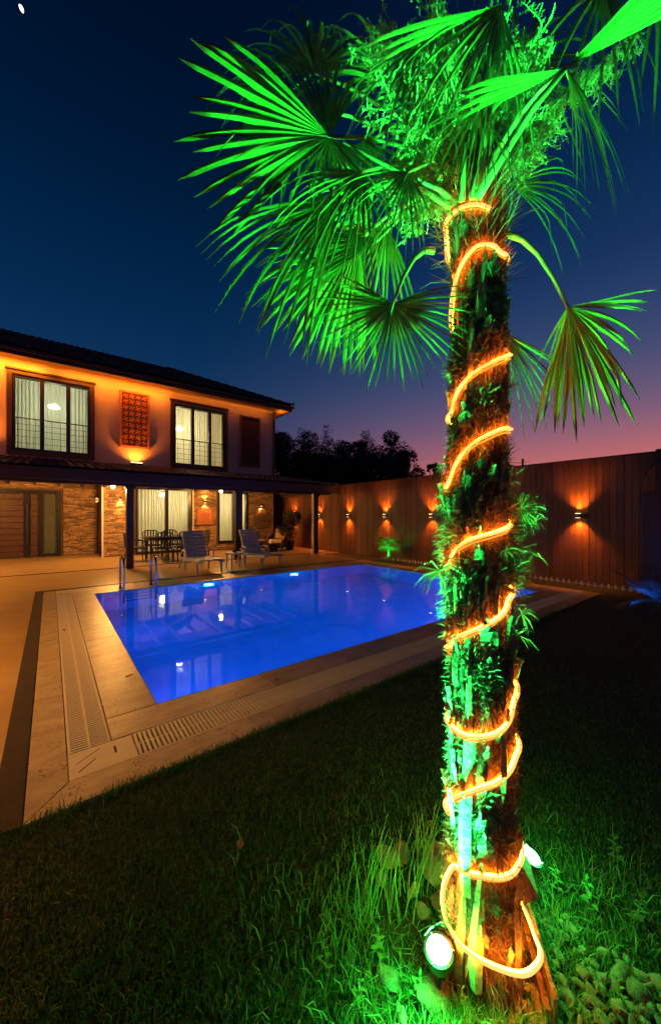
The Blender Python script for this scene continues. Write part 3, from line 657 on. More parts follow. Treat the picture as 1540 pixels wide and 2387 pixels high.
pm.f = [(4,3,2,1,0),(5,6,7,8,9)]+[(i,(i+1)%5,5+(i+1)%5,5+i) for i in range(5)]; pme = pm.mesh('picket', M['whitepaint'])
while y < 8.6:
    if random.random() < .9: put('picket', pme, (8.80, y, -.01), pk, (random.uniform(-.12,.12), 0, random.uniform(-.2,.2)))
    y += .115
MB().box(8.808, 8.814, 1.7, 8.6, .018, .032).build('rail', M['whitepaint'], pk)

# ------------------------------------------------------------------ garden furniture
def lounger():
    t = thing('sun_lounger', (0,0,0), '', 'sun lounger', 'white resin loungers facing the pool')   # foot at y=0, head +y
    fr = MB()
    for s_ in (-1, 1):
        fr.bbox(s_*.30-.03, s_*.30+.03, 0, 1.25, .27, .335, .008); 
        fr.tube([(s_*.31, .12, .0), (s_*.31, .16, .27)], [.022, .03], 8); fr.tube([(s_*.31, 1.02, .0), (s_*.31, .98, .27)], [.022, .03], 8)
        fr.tube([(s_*.31, 1.55, 0), (s_*.31, 1.30, .30), (s_*.31, 1.15, .31)], [.02, .026, .026], 8)
        fr.tube([(s_*.35, .75, .34), (s_*.36, .78, .50), (s_*.36, 1.10, .53), (s_*.34, 1.25, .42)], [.02, .024, .024, .02], 8)
    fr.build('frame', M['whiteplastic'], t, local=True)
    me = MB().bbox(-.29, .29, 0, .088, .0, .02, .006).mesh('slat', M['whiteplastic'])
    for i in range(10): 
        o = put('slat', me, (0, .03+i*.1, .335), None); o.parent = t
    B = Matrix.Translation((0, 1.05, .35)) @ Matrix.Rotation(R(62), 4, 'X')
    for i in range(8):
        q = put('back_slat', MB().bbox(-.30+.004*i, .30-.004*i, .01, .092, 0, .025, .008).mesh('back_slat', M['whiteplastic']), (0,0,0), None)
        q.matrix_local = B @ Matrix.Translation((0, i*.098-.02, 0)); q.parent = t; q.matrix_parent_inverse = Matrix()
    for s_ in (-1, 1): MB().box(s_*.27-.02, s_*.27+.02, -.02, .76, -.028, -.002, B).build('back_rail', M['whiteplastic'], t, local=True)
    return t
l1 = lounger(); l1.location = (3.18, 8.92, 0); l1.rotation_euler = (0,0,R(2)); l1['label'] = 'white slatted sun lounger nearer the pool ladder'
l2 = copy_tree(l1); l2.location = (4.98, 9.0, 0); l2.rotation_euler = (0,0,R(7)); l2['label'] = 'white slatted sun lounger farther along the pool, near the middle post'
for c in l1.children_recursive+l2.children_recursive: c.matrix_parent_inverse = Matrix()
st = thing('side_table', (4.05, 9.5, 0), 'small white resin table between the two loungers', 'side table')
MB().bbox(3.83, 4.27, 9.28, 9.72, .40, .43, .01).build('table_top', M['whiteplastic'], st)
for a in (-1, 1):
    for b in (-1, 1): MB().tube([(4.05+a*.19, 9.5+b*.19, 0), (4.05+a*.17, 9.5+b*.17, .40)], [.018, .026], 8).build('leg', M['whiteplastic'], st)
bl = MB().lathe((4.0, 9.42, .43), [(.03,0),(.07,.035),(.075,.07),(.06,.05),(.02,.02)], 16).build('bowl', M['rattan']); tag(bl, 'small dark bowl on the white side table', 'bowl')
dt = thing('dining_table', (3.05, 12.9, 0), 'dark rattan dining table on the porch', 'dining table')
MB().bbox(2.45, 3.75, 12.5, 13.3, .72, .76, .008).build('table_top', M['rattan'], dt); MB().box(2.50, 3.70, 12.55, 13.25, .64, .72).build('apron', M['rattan'], dt)
for a in (2.50, 3.64):
    for b in (12.54, 13.20): MB().box(a, a+.06, b, b+.06, 0, .64).build('leg', M['rattan'], dt)
def chair():
    t = thing('dining_chair', (0,0,0), '', 'chair', 'dark rattan chairs round the dining table')
    MB().bbox(-.24, .24, -.24, .24, .41, .46, .01).build('seat', M['rattan'], t, local=True)
    b = MB().tube([(-.24,.25,.46),(-.25,.30,.86),(-.15,.33,.93),(.15,.33,.93),(.25,.30,.86),(.24,.25,.46)], .018, 8)
    for i in range(5): b.box(-.2+i*.09, -.2+i*.09+.045, .275, .285, .46, .92)
    b.build('backrest', M['rattan'], t, local=True)
    for s_ in (-1, 1):
        MB().tube([(s_*.26,-.24,.44),(s_*.27,-.24,.64),(s_*.27,-.15,.67),(s_*.27,.2,.68),(s_*.26,.29,.68)], .017, 8).build('armrest', M['rattan'], t, local=True)
        MB().tube([(s_*.23,-.22,.41),(s_*.25,-.25,0)], .018, 8).build('leg', M['rattan'], t, local=True); MB().tube([(s_*.23,.22,.41),(s_*.25,.27,0)], .018, 8).build('leg', M['rattan'], t, local=True)
    return t
ch0 = chair()
for i, (x, y, a, lb) in enumerate(((2.12, 12.75, 90, 'dark chair at the left end of the dining table beside the porch post'), (2.78, 12.2, 180, 'dark chair on the pool side of the dining table, left one'), (3.42, 12.2, 180, 'dark chair on the pool side of the dining table, right one'),
                                   (2.78, 13.6, 0, 'dark chair on the house side of the dining table, left one'), (3.42, 13.6, 0, 'dark chair on the house side of the dining table, right one'), (4.15, 12.9, -90, 'dark chair at the right end of the dining table behind the lounger'))):
    c = ch0 if i == 0 else copy_tree(ch0); c.location = (x, y, .002); c.rotation_euler = (0, 0, R(a)); c['label'] = lb
def armchair(loc, rz, label):
    t = thing('rattan_armchair', loc, label, 'armchair', 'rattan armchairs at the house corner', rz)
    b = MB().bbox(-.36, .36, -.34, .34, .12, .34, .03)
    prof = [(.36*math.cos(R(k)), .34*math.sin(R(k))) for k in range(-20, 201, 20)]
    n = len(b.v)
    for (px, py) in prof: h = .58+.32*max(0, py/.34); b.v += [(px, py, .12), (px*1.15, py*1.15, h), (px*1.03, py*1.03, h), (px*.9, py*.9, .34)]
    for i in range(len(prof)-1):
        for k in range(3): b.f.append((n+4*i+k, n+4*i+4+k, n+4*i+5+k, n+4*i+1+k))
    b.build('shell', M['rattan'], t, local=True)
    MB().bbox(-.30, .30, -.32, .26, .34, .46, .04).build('seat_cushion', M['cushion'], t, local=True)
    MB().bbox(-.27, .27, -.0, .42, 0, .12, .04, Matrix.Translation((0,.30,.46)) @ Matrix.Rotation(R(75), 4, 'X')).build('back_cushion', M['cushion'], t, local=True)
    for a in (-1,1):
        for q in (-1,1): MB().tube([(a*.28,q*.26,0),(a*.28,q*.26,.12)], .025, 8).build('leg', M['rattan'], t, local=True)
armchair((6.75, 13.6, .002), R(20), 'rattan armchair with tan cushions behind the second lounger'); armchair((7.55, 13.3, .002), R(-55), 'rattan armchair with tan cushions nearer the house corner')
tt = thing('coffee_table', (7.0, 12.9, 0), 'low rattan coffee table with a white ornament before the armchairs', 'coffee table')
MB().bbox(6.75, 7.25, 12.65, 13.15, .30, .34, .01).build('table_top', M['rattan'], tt); MB().box(6.8, 7.2, 12.7, 13.1, .02, .30).build('base', M['rattan'], tt)
tag(MB().lathe((7.0, 12.9, .34), [(.07,0),(.08,.05),(.04,.12),(.02,.16)], 14).build('white_ornament', M['whitepaint']), 'small white vase on the low coffee table', 'vase')

# ------------------------------------------------------------------ vegetation helpers
def leaf_cloud(mb, c, rad, n, size, squash=1):
    for _ in range(n):
        v = Vector(np.random.normal(size=3)); v.normalize(); v *= rad*random.uniform(.35, 1.05)**.6; v.z *= squash; p = c+v
        a = Vector(np.random.normal(size=3)).normalized(); b = a.orthogonal().normalized(); s_ = size*random.uniform(.5, 1.3)
        mb.quad(p-a*s_, p+b*s_*.4, p+a*s_, p-b*s_*.4)
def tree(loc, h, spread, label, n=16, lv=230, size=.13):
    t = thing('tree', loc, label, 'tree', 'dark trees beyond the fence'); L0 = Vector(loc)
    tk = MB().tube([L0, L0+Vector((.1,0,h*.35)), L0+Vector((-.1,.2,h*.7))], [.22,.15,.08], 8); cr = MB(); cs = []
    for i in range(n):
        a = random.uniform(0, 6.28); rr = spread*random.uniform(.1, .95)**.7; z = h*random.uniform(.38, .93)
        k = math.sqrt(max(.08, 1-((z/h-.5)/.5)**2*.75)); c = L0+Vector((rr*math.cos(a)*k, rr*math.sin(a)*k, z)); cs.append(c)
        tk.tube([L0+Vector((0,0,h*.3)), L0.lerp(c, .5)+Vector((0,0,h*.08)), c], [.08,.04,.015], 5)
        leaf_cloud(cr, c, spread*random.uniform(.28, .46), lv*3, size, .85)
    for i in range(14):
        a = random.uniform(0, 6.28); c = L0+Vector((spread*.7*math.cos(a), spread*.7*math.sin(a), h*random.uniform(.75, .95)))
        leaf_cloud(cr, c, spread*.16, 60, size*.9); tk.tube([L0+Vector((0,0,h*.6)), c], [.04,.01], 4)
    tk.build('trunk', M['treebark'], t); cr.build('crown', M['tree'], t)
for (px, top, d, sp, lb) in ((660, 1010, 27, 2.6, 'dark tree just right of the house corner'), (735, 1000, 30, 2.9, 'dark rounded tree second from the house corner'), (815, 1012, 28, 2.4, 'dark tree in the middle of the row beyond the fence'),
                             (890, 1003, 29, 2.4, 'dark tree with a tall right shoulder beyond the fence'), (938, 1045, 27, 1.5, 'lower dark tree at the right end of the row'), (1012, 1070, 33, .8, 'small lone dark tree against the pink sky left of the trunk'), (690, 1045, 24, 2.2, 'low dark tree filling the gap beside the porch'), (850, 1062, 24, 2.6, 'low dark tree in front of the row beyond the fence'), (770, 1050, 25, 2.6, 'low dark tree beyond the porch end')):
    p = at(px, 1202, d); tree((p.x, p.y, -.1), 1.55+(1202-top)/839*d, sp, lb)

# potted shrub by the porch end
ps_ = thing('potted_shrub', (8.05, 13.2, 0), 'dark round potted shrub before the far fence lamp', 'potted plant')
MB().lathe((8.05, 13.2, 0), [(.16,0),(.22,.35),(.24,.4),(.2,.4)], 18).build('pot', M['rattan'], ps_)
MB().tube([(8.05, 13.2, .38), (8.05, 13.2, .9)], .03, 8).build('stem', M['treebark'], ps_)
mb = MB()
for i in range(9): leaf_cloud(mb, Vector((8.05, 13.2, 1.15))+Vector(np.random.normal(size=3))*.2, .28, 160, .06)
mb.build('foliage', M['tree'], ps_)

# fan frond: hub, axis u (middle segment), face normal n
def fan(hub, u, nrm_, R0, N=38, span=300, droop=.35, split=.38, seed=0, tipdroop=.3, lenvar=.12, w_=.5, cone=.12, blunt=2.6, pb=.10):
    rnd = random.Random(seed); mb = MB(); u = u.normalized(); n = (nrm_-u*nrm_.dot(u)).normalized(); s_ = n.cross(u)
    dth = R(span)/N; K = 9
    for i in range(N):
        th = -R(span)/2+dth*(i+.5); ln = R0*(1-.28*(abs(th)/R(180))**1.5)*(1+rnd.uniform(-lenvar, lenvar*.6))
        thj = th+rnd.uniform(-.35, .35)*dth; dr = droop*rnd.uniform(.6, 1.4); tw = rnd.uniform(-.05, .05)
        bend = rnd.random() < pb; bk = rnd.uniform(.55, .8); k0 = len(mb.v)
        for j in range(K):
            t = j/(K-1); r_ = ln*(.02+.98*t)
            f = min(1, t/split); ang = th*(f < 1)+(thj*(1) if f >= 1 else 0)
            ang = th+(thj-th)*max(0, (t-split)/(1-split))
            dirv = u*math.cos(ang)+s_*math.sin(ang)
            half = r_*math.tan(dth/2)*1.02 if t <= split else (ln*split*math.tan(dth/2)*1.02)*(1-.30*min(1,(t-split)/.12))*(1-((t-split)/(1-split))**blunt)+.0008
            side = (-u*math.sin(ang)+s_*math.cos(ang))
            p = hub+dirv*r_+n*(cone*r_*(1-t)+tw*ln*t*t)
            p = p+Vector((0,0,-1))*(dr*ln*t*t*t*.8+tipdroop*ln*max(0, t-.6)**2)
            if bend and t > bk: p = hub+dirv*(ln*bk)+n*(cone*ln*bk*(1-bk))+Vector((0,0,-1))*(dr*ln*bk**3*.8+ln*(t-bk)*1.0)+dirv*(ln*(t-bk)*.15)
            fold = half*w_; mb.tip = (mb.tip or []) + [t, t, t]
            mb.v += [tuple(p-side*half-n*fold*.5), tuple(p+n*fold*.5), tuple(p+side*half-n*fold*.5)]
        for j in range(K-1):
            a = k0+3*j; mb.f += [(a, a+1, a+4, a+3), (a+1, a+2, a+5, a+4)]
    return mb

# ------------------------------------------------------------------ the palm
def tc_(z):  # trunk centre (r,d) in camera-aligned ground axes, and radius
    Z = [-.1, .0, .35, .8, 1.45, 2.2, 2.62, 2.9]; Rr = [.482,.486,.492,.502,.506,.530,.510,.505]; Dd = [1.14,1.15,1.17,1.20,1.25,1.28,1.30,1.31]
    Rad = [.120,.115,.103,.098,.094,.084,.086,.06]
    return np.interp(z, Z, Rr), np.interp(z, Z, Dd), np.interp(z, Z, Rad)
def on_trunk(phi, z, off=0):
    r, d, rad = tc_(z); return cv(r+(rad+off)*math.cos(phi), d+(rad+off)*math.sin(phi), z)
pr_, pd_, _ = tc_(0); PB = cv(pr_, pd_, -.02)
palm = thing('windmill_palm', PB, 'tall shaggy windmill palm wrapped in glowing rope light in the foreground', 'palm tree')
mb = MB(); NS, NR = 72, 420
for i in range(NR+1):
    z = -.06+2.92*i/NR
    for k in range(NS):
        a = 2*math.pi*k/NS; q = Vector((math.cos(a)*1.6, math.sin(a)*1.6, z*3.2))
        d_ = .016*noise.noise(q*1.7)+.012*noise.noise(Vector((a*6, z*7, 3)))*1+.006*noise.noise(Vector((math.cos(a)*14, math.sin(a)*14, z*12)))
        mb.v.append(tuple(on_trunk(a, z, d_-.008)))
for i in range(NR):
    for k in range(NS): a = i*NS+k; b = i*NS+(k+1)%NS; mb.f.append((a, b, b+NS, a+NS))
mb.build('trunk', M['bark'], palm, smooth=True)
# fibre: shaggy hairs, matted in tufts
mb = MB(); rnd = random.Random(3)
tufts = [(rnd.uniform(0, 6.28), rnd.uniform(.05, 2.7), rnd.uniform(.3, 1)) for _ in range(190)]
def hair(phi, z, ln, up, out, wid=.0009, curl=.5):
    p = on_trunk(phi, z, -.004); rad = (on_trunk(phi, z, .1)-on_trunk(phi, z, 0)).normalized(); tan = Vector((0,0,1)).cross(rad)
    d_ = (rad*out+Vector((0,0,up))+tan*rnd.uniform(-.7,.7)).normalized(); P = [p]
    for s_ in range(3):
        P.append(P[-1]+d_*ln/3); d_ = (d_+Vector((rnd.uniform(-curl,curl), rnd.uniform(-curl,curl), rnd.uniform(-curl,curl)-.25))*.5).normalized()
    sd = d_.cross(FW).normalized()*wid if d_.cross(FW).length > .01 else tan*wid
    n = len(mb.v)
    for q, w in zip(P, (1, 1, .8, .25)): mb.v += [tuple(q-sd*w), tuple(q+sd*w)]
    for s_ in range(3): mb.f.append((n+2*s_, n+2*s_+1, n+2*s_+3, n+2*s_+2))
for _ in range(24000): hair(rnd.uniform(0, 6.28), rnd.uniform(.02, 2.8), rnd.uniform(.012, .040), rnd.uniform(-1.1, 1.1), rnd.uniform(.12, .5))
for (a, z, w) in tufts:
    u_ = rnd.uniform(-1, .8)
    for _ in range(int(70*w)): hair(a+rnd.gauss(0, .12), z+rnd.gauss(0, .02), rnd.uniform(.02, .065)*w, u_*1.3+rnd.gauss(0, .35), rnd.uniform(.15, .6), .0011, .8)
for _ in range(900): hair(rnd.uniform(-.9, .25), rnd.gauss(1.36, .09), rnd.uniform(.03, .10), rnd.uniform(-.8, .6), rnd.uniform(.4, 1.2), .0012, .9)
for _ in range(400): hair(rnd.uniform(2.4, 3.9), rnd.gauss(1.33, .15), rnd.uniform(.03, .07), rnd.uniform(-.9, .5), rnd.uniform(.4, 1.2), .0013, .9)
for _ in range(900): hair(rnd.uniform(0, 6.28), rnd.gauss(2.55, .12), rnd.uniform(.06, .16), rnd.uniform(.2, 1.2), rnd.uniform(.2, .8), .0012, .6)
tag(mb.build('trunk_fibre', M['fibre'], palm), kind='stuff')
# long bare sheath strips hugging the trunk
for (ph0, z0, z1, wd) in ((3.95, .30, .95, .020), (4.25, .06, .42, .018), (3.6, .9, 1.25, .014), (4.05, 1.75, 2.1, .016), (4.9, 1.05, 1.3, .014), (5.3, .12, .36, .014), (4.5, 2.1, 2.35, .014), (3.8, .04, .30, .016), (5.0, .62, .86, .012)):
    m_ = MB()
    for k in range(13):
        t = k/12; z = z0+(z1-z0)*t; w = wd*(.35+.65*math.sin(math.pi*min(1, .25+t*.75)))/.105; ph_ = ph0+.10*math.sin(t*3+ph0); o_ = .010+.006*math.sin(t*7+z0)
        m_.v += [tuple(on_trunk(ph_-w, z, o_-.004)), tuple(on_trunk(ph_, z, o_+.004)), tuple(on_trunk(ph_+w, z, o_-.004))]
    for k in range(12): q = 3*k; m_.f += [(q,q+1,q+4,q+3),(q+1,q+2,q+5,q+4)]
    m_.build('leaf_sheath', M['stub'], palm)
# broken leaf bases
def stub_mesh(L_, w, seed):
    rn = random.Random(seed); b = MB(); K = 6; n0 = 0
    for j in range(K):
        t = j/(K-1); wd = w*(1-.86*t**1.7)*(1+.22*rn.uniform(-1,1)); y_ = .07*L_*t*t*rn.uniform(-.4,1.4); z_ = L_*t
        b.v += [(-wd, .012*(1-t)+y_, z_), (0, -.010+y_, z_+rn.uniform(-.004,.004)), (wd, .012*(1-t)+y_, z_), (0, .008+y_+.004, z_)]
    for j in range(K-1):
        for k in range(4): a = 4*j+k; c = 4*j+(k+1)%4; b.f.append((a, c, c+4, a+4))
    b.f.append((3,2,1,0)); m_ = 4*(K-1); b.f.append((m_, m_+1, m_+2, m_+3)); return b.mesh('leaf_base', M['stub'])
smx = [stub_mesh(l, w, i) for i, (l, w) in enumerate(((.06,.018),(.085,.014),(.05,.024),(.10,.010),(.07,.022),(.04,.016)))]
ga = 0
for i in range(290):
    z = .06+2.64*i/290+rnd.uniform(-.02, .02); ga += 2.399; phi = ga+rnd.uniform(-.3, .3)
    p = on_trunk(phi, z, -.006); out = (on_trunk(phi, z, .1)-on_trunk(phi, z, 0)).normalized()
    tilt = rnd.uniform(-.08, .28) if rnd.random() < .72 else rnd.uniform(.3, .8); zz = (Vector((0,0,1))*math.cos(tilt)+out*math.sin(tilt)).normalized()
    if rnd.random() < .08: tilt = 1; zz = (Vector((0,0,-1))*.8+out*.6).normalized()
    xx = zz.cross(out); xx = xx.normalized() if xx.length > .01 else Vector((1,0,0)); yy = zz.cross(xx)
    if yy.dot(out) < 0: xx, yy = -xx, -yy
    Mx = Matrix((xx, yy, zz)).transposed().to_4x4(); Mx.translation = p-ORG[palm.name]
    o = bpy.data.objects.new('leaf_base', rnd.choice(smx)); col.objects.link(o); o.parent = palm; s_ = rnd.uniform(.7, 1.3)*(.42 if tilt > .29 else 1); o.matrix_local = Mx @ Matrix.Diagonal((s_, s_, s_, 1))

# fronds: (hub px,py,d) (tip px,py,d) normal in camera axes (right, ahead, up), radius, petiole root px,py,d, options
def camv(r, d, z): return RT*r+FW*d+Vector((0,0,z))
CR = (1105, 440, 1.30)
fronds = [
 # big fan, open to the left
 ((768,318,1.22), (400,300,1.22), (.15,-1,-.25), .52, CR, dict(N=13, span=86, droop=.05, seed=1, tipdroop=.05, split=.50, blunt=7, pb=.0)),
 ((768,318,1.22), (790,600,1.15), (.3,-1,-.1), .40, None, dict(N=16, span=130, droop=.10, seed=41, split=.30, pb=.3)),
 ((768,318,1.22), (720,40,1.25), (.3,-.8,-.4), .48, None, dict(N=11, span=70, droop=.35, seed=42, split=.30, pb=.25)),
 ((790,470,1.28), (555,640,1.22), (.3,-1,.5), .50, CR, dict(N=15, span=78, droop=.22, seed=2, split=.40, blunt=5)),
 ((880,560,1.30), (600,640,1.30), (.35,-1,.35), .47, CR, dict(N=12, span=60, droop=.12, seed=43, split=.45, blunt=6, pb=.0)),
 ((835,560,1.34), (712,830,1.34), (.35,-1,.15), .45, CR, dict(N=16, span=75, droop=.06, seed=3, split=.62, blunt=6)),
 ((915,708,1.18), (890,890,1.18), (-.05,-1,.35), .275, (1010,585,1.22), dict(N=38, span=235, droop=.04, seed=4, split=.34, tipdroop=.05, pb=.03)),
 # right hanging frond
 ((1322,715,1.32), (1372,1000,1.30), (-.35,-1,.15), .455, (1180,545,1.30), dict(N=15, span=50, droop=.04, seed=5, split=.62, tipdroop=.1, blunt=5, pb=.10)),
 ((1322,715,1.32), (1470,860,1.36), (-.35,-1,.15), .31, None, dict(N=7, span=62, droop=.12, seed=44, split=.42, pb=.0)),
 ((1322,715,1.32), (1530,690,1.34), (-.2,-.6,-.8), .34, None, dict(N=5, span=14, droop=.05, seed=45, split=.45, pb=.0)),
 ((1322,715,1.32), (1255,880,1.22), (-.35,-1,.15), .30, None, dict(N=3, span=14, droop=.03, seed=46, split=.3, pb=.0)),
 ((1168,775,1.50), (1265,985,1.52), (.1,-1,.1), .40, (1150,620,1.40), dict(N=15, span=88, droop=.10, seed=6, split=.28)),
 ((1190,430,1.70), (1420,440,1.80), (.0,-1,-.05), .46, CR, dict(N=14, span=95, droop=.42, seed=7, split=.22)),
 # near frond above on the right: hanging fingers, one broad bright blade, one pointing left
 ((1318,158,1.02), (1400,420,1.04), (.5,-.8,-.1), .37, (1110,455,1.22), dict(N=13, span=62, droop=.15, seed=8, split=.2)),
 ((1318,158,1.02), (1580,-50,.90), (-.15,-.5,-1), .52, None, dict(N=9, span=26, droop=.02, seed=9, split=.92, w_=.5, cone=.02, pb=.0, blunt=6)),
 ((1318,158,1.02), (1060,240,1.06), (.1,-.4,-1), .32, None, dict(N=5, span=18, droop=.08, seed=10, split=.6, w_=.7)),
 ((1165,12,1.02), (828,122,1.02), (0,-.6,-1), .43, (1120,420,1.22), dict(N=3, span=9, droop=.02, seed=11, split=.55, w_=.5, pb=.0, blunt=3)),
 ((1165,12,1.04), (1060,330,1.1), (.3,-1,.1), .38, None, dict(N=12, span=100, droop=.2, seed=47, split=.25)),
 ((1400,-40,1.3), (1400,220,1.35), (.2,-1,.3), .40, None, dict(N=9, span=120, droop=.3, seed=48, split=.25)),
 ((1530,-20,1.2), (1520,200,1.2), (.2,-1,.3), .36, None, dict(N=5, span=70, droop=.3, seed=49, split=.25)),
 ((735,170,1.45), (700,-60,1.5), (.1,-1,-.2), .46, CR, dict(N=24, span=200, droop=.5, seed=13, split=.28, pb=.2)),
 ((905,180,1.75), (830,-80,1.8), (.2,-1,-.3), .60, CR, dict(N=22, span=240, droop=.6, seed=14, split=.25)),
 ((1040,250,1.8), (960,60,1.8), (.1,-.8,-.6), .60, CR, dict(N=22, span=260, droop=.6, seed=15, split=.25)),
 ((1210,160,1.85), (1260,-80,1.9), (-.1,-1,-.4), .62, CR, dict(N=24, span=260, droop=.6, seed=16, split=.25)),
 ((870,450,1.65), (690,540,1.75), (.2,-.6,-.7), .40, CR, dict(N=18, span=130, droop=.5, seed=19, split=.3)),
 ((950,400,1.15), (880,580,1.12), (.3,-1,.2), .26, CR, dict(N=16, span=110, droop=.15, seed=20, split=.25)),
 ((800,610,1.55), (740,750,1.58), (.2,-1,.0), .36, CR, dict(N=26, span=150, droop=.10, seed=22, split=.35)),
 ((845,400,1.20), (700,620,1.12), (.4,-1,.1), .40, CR, dict(N=14, span=90, droop=.28, seed=61, split=.25, pb=.2)),
 ((720,250,1.30), (600,330,1.25), (.4,-1,-.1), .34, CR, dict(N=13, span=120, droop=.5, seed=62, split=.25, pb=.25)),
 ((1060,40,1.14), (1040,250,1.12), (.2,-1,.2), .34, None, dict(N=11, span=90, droop=.2, seed=63, split=.2, pb=.2)),
 ((960,120,1.16), (900,320,1.14), (.3,-1,.2), .34, CR, dict(N=10, span=80, droop=.25, seed=64, split=.2, pb=.2)),
 ((900,520,1.42), (800,700,1.42), (.2,-1,.2), .36, CR, dict(N=20, span=110, droop=.10, seed=65, split=.4)),
 ((1110,260,1.12), (1050,420,1.05), (.1,-1,.2), .26, CR, dict(N=12, span=110, droop=.25, seed=23, split=.2)),
 ((850,330,1.3), (890,500,1.2), (.1,-1,.2), .34, CR, dict(N=15, span=120, droop=.3, seed=24, split=.2, pb=.2)),
]
for (h, t_, nv, R0, root, kw) in fronds:
    lm_ = M['leaf_lit_yellow'] if kw['seed'] in (5, 44, 45, 46) else M['leaf']
    hub = at(*h); u = at(*t_)-hub; mbf = fan(hub, u, camv(*nv), R0, **kw)
    fr = mbf.build('frond', lm_, palm)
    if root:
        r0 = at(*root); r0 = Vector((r0.x, r0.y, min(r0.z, 2.68))) if root == CR else r0
        mid = r0.lerp(hub, .5)+Vector((0,0,.06)); MB().tube([r0, r0.lerp(mid,.5)+Vector((0,0,.015)), mid, mid.lerp(hub,.5)+Vector((0,0,.012)), hub, hub+u.normalized()*.06], [.013,.010,.008,.0065,.0055,.003], 7).build('petiole', M['petiole'], fr, smooth=True)
# broad near petiole and young spears rising from the crown
pt = [at(1112,460,1.15), at(1170,365,1.11), at(1240,255,1.06), at(1318,158,1.02)]
MB().tube(pt, [.015,.0115,.010,.008], 8).build('petiole', M['petiole'], palm, smooth=True)
for (a, b) in (((1085,455,1.24), (1165,290,1.2)), ((1075,470,1.2), (1085,330,1.12)), ((1060,470,1.2), (985,425,1.1)), ((1100,465,1.2), (1130,350,1.14)), ((1050,480,1.2), (800,330,1.2)), ((1100,450,1.26), (1210,250,1.3)), ((1060,450,1.3), (1040,120,1.45)), ((1120,440,1.35), (1180,0,1.5))):
    p0, p1 = at(*a), at(*b); MB().tube([p0, p0.lerp(p1,.5)+Vector((0,0,.01)), p1], [.013,.008,.005], 7).build('petiole', M['petiole'], palm, smooth=True)
# flower clusters: drooping panicles
def panicle(p0, p1, L_, seed, n1=26):
    rn = random.Random(seed); mb = MB(); ax = p1-p0
    def rv(): return Vector((rn.gauss(0,1), rn.gauss(0,1), rn.gauss(0,1)))
    mb.tube([p0, p0.lerp(p1,.5)+Vector((0,0,.03)), p1], [.007,.005,.002], 6)
    for i in range(n1):
        t = .25+.75*i/n1; c = p0.lerp(p1, t)+Vector((0,0,.03*math.sin(math.pi*t))); d_ = (ax.normalized()*.7+rv()*.6+Vector((0,0,-.15))).normalized(); ln = L_*(1.2-.6*t)*rn.uniform(.7,1.2)
        q = c; P = [c]
        for s_ in range(4): q = q+d_*ln/4; d_ = (d_+Vector((0,0,-.12))+rv()*.06).normalized(); P.append(q)
        mb.tube(P, [.0022,.002,.0018,.0014,.001], 3, False)
        for k in range(13):
            tt = .15+.85*k/13; j = min(3, int(tt*4)); b0 = P[j].lerp(P[j+1], tt*4-j); e = (rv()+d_*.6).normalized(); l2 = rn.uniform(.02,.045)
            b1 = b0+e*l2; sd = e.cross(FW); sd = sd.normalized()*.0014
            mb.quad(b0-sd, b0+sd, b1+sd*.8, b1-sd*.8)
            for m_ in range(6):
                f0 = b0.lerp(b1, .2+.8*m_/6); w = rv().normalized()*rn.uniform(.004,.008); w2 = w.cross(FW).normalized()*.0022
                mb.quad(f0-w2, f0+w2, f0+w+w2, f0+w-w2)
    return mb
pan = [((930,130,1.16),.16), ((1010,60,1.25),.16), ((880,30,1.25),.16), ((1100,60,1.3),.16), ((930,380,1.2),.12), ((955,520,1.22),.10), ((1330,230,1.40),.13), ((1440,140,1.40),.14), ((1230,100,1.3),.16), ((1240,330,1.4),.12),
       ((900,250,1.15),.14), ((1270,40,1.2),.14), ((980,200,1.1),.14), ((1040,150,1.12),.14), ((960,300,1.14),.12), ((860,130,1.2),.14), ((1180,60,1.12),.14), ((1000,0,1.12),.15), ((1250,180,1.25),.12), ((1480,90,1.45),.10), ((920,460,1.3),.11), ((1290,300,1.35),.11)]
for i, (b, L_) in enumerate(pan):
    a = (1085+i%5*10, 440, 1.30); panicle(at(*a), at(*b), L_, 50+i, 20).build('flower_cluster', M['flower'], palm)
# seedling leaf and dead leaf scraps on the trunk
fan(at(1212,1190,1.18), camv(.9,.1,.25), camv(.1,-1,-.4), .10, N=16, span=200, droop=.35, seed=31, split=.2).build('young_frond', M['leaf'], palm)
for i, (px, py, d, sz) in enumerate(((1245,1215,1.22,.035), (1240,1290,1.2,.035), (1180,1280,1.12,.04), (1215,1430,1.18,.03), (1040,1255,1.12,.03), (1022,1330,1.15,.045), (1205,1480,1.16,.035), (1025,1090,1.16,.03))):
    p = at(px, py, d); m_ = MB(); rn = random.Random(i)
    for k in range(13):
        dv = (camv(rn.uniform(-1,1), rn.uniform(-.6,.2), rn.uniform(-1.2,.7))).normalized(); s_ = dv.cross(FW).normalized()*sz*.07; q0 = p; sz = sz*rn.uniform(.8,1.15); q1 = p+dv*sz; q2 = q1+(dv+Vector((0,0,-.8))).normalized()*sz
        n = len(m_.v); m_.v += [tuple(q0-s_*.6), tuple(q0+s_*.6), tuple(q1+s_), tuple(q1-s_), tuple(q2+s_*.2), tuple(q2-s_*.2)]; m_.f += [(n,n+1,n+2,n+3),(n+3,n+2,n+4,n+5)]
    m_.build('leaf_scrap', M['dryleaf'], palm)

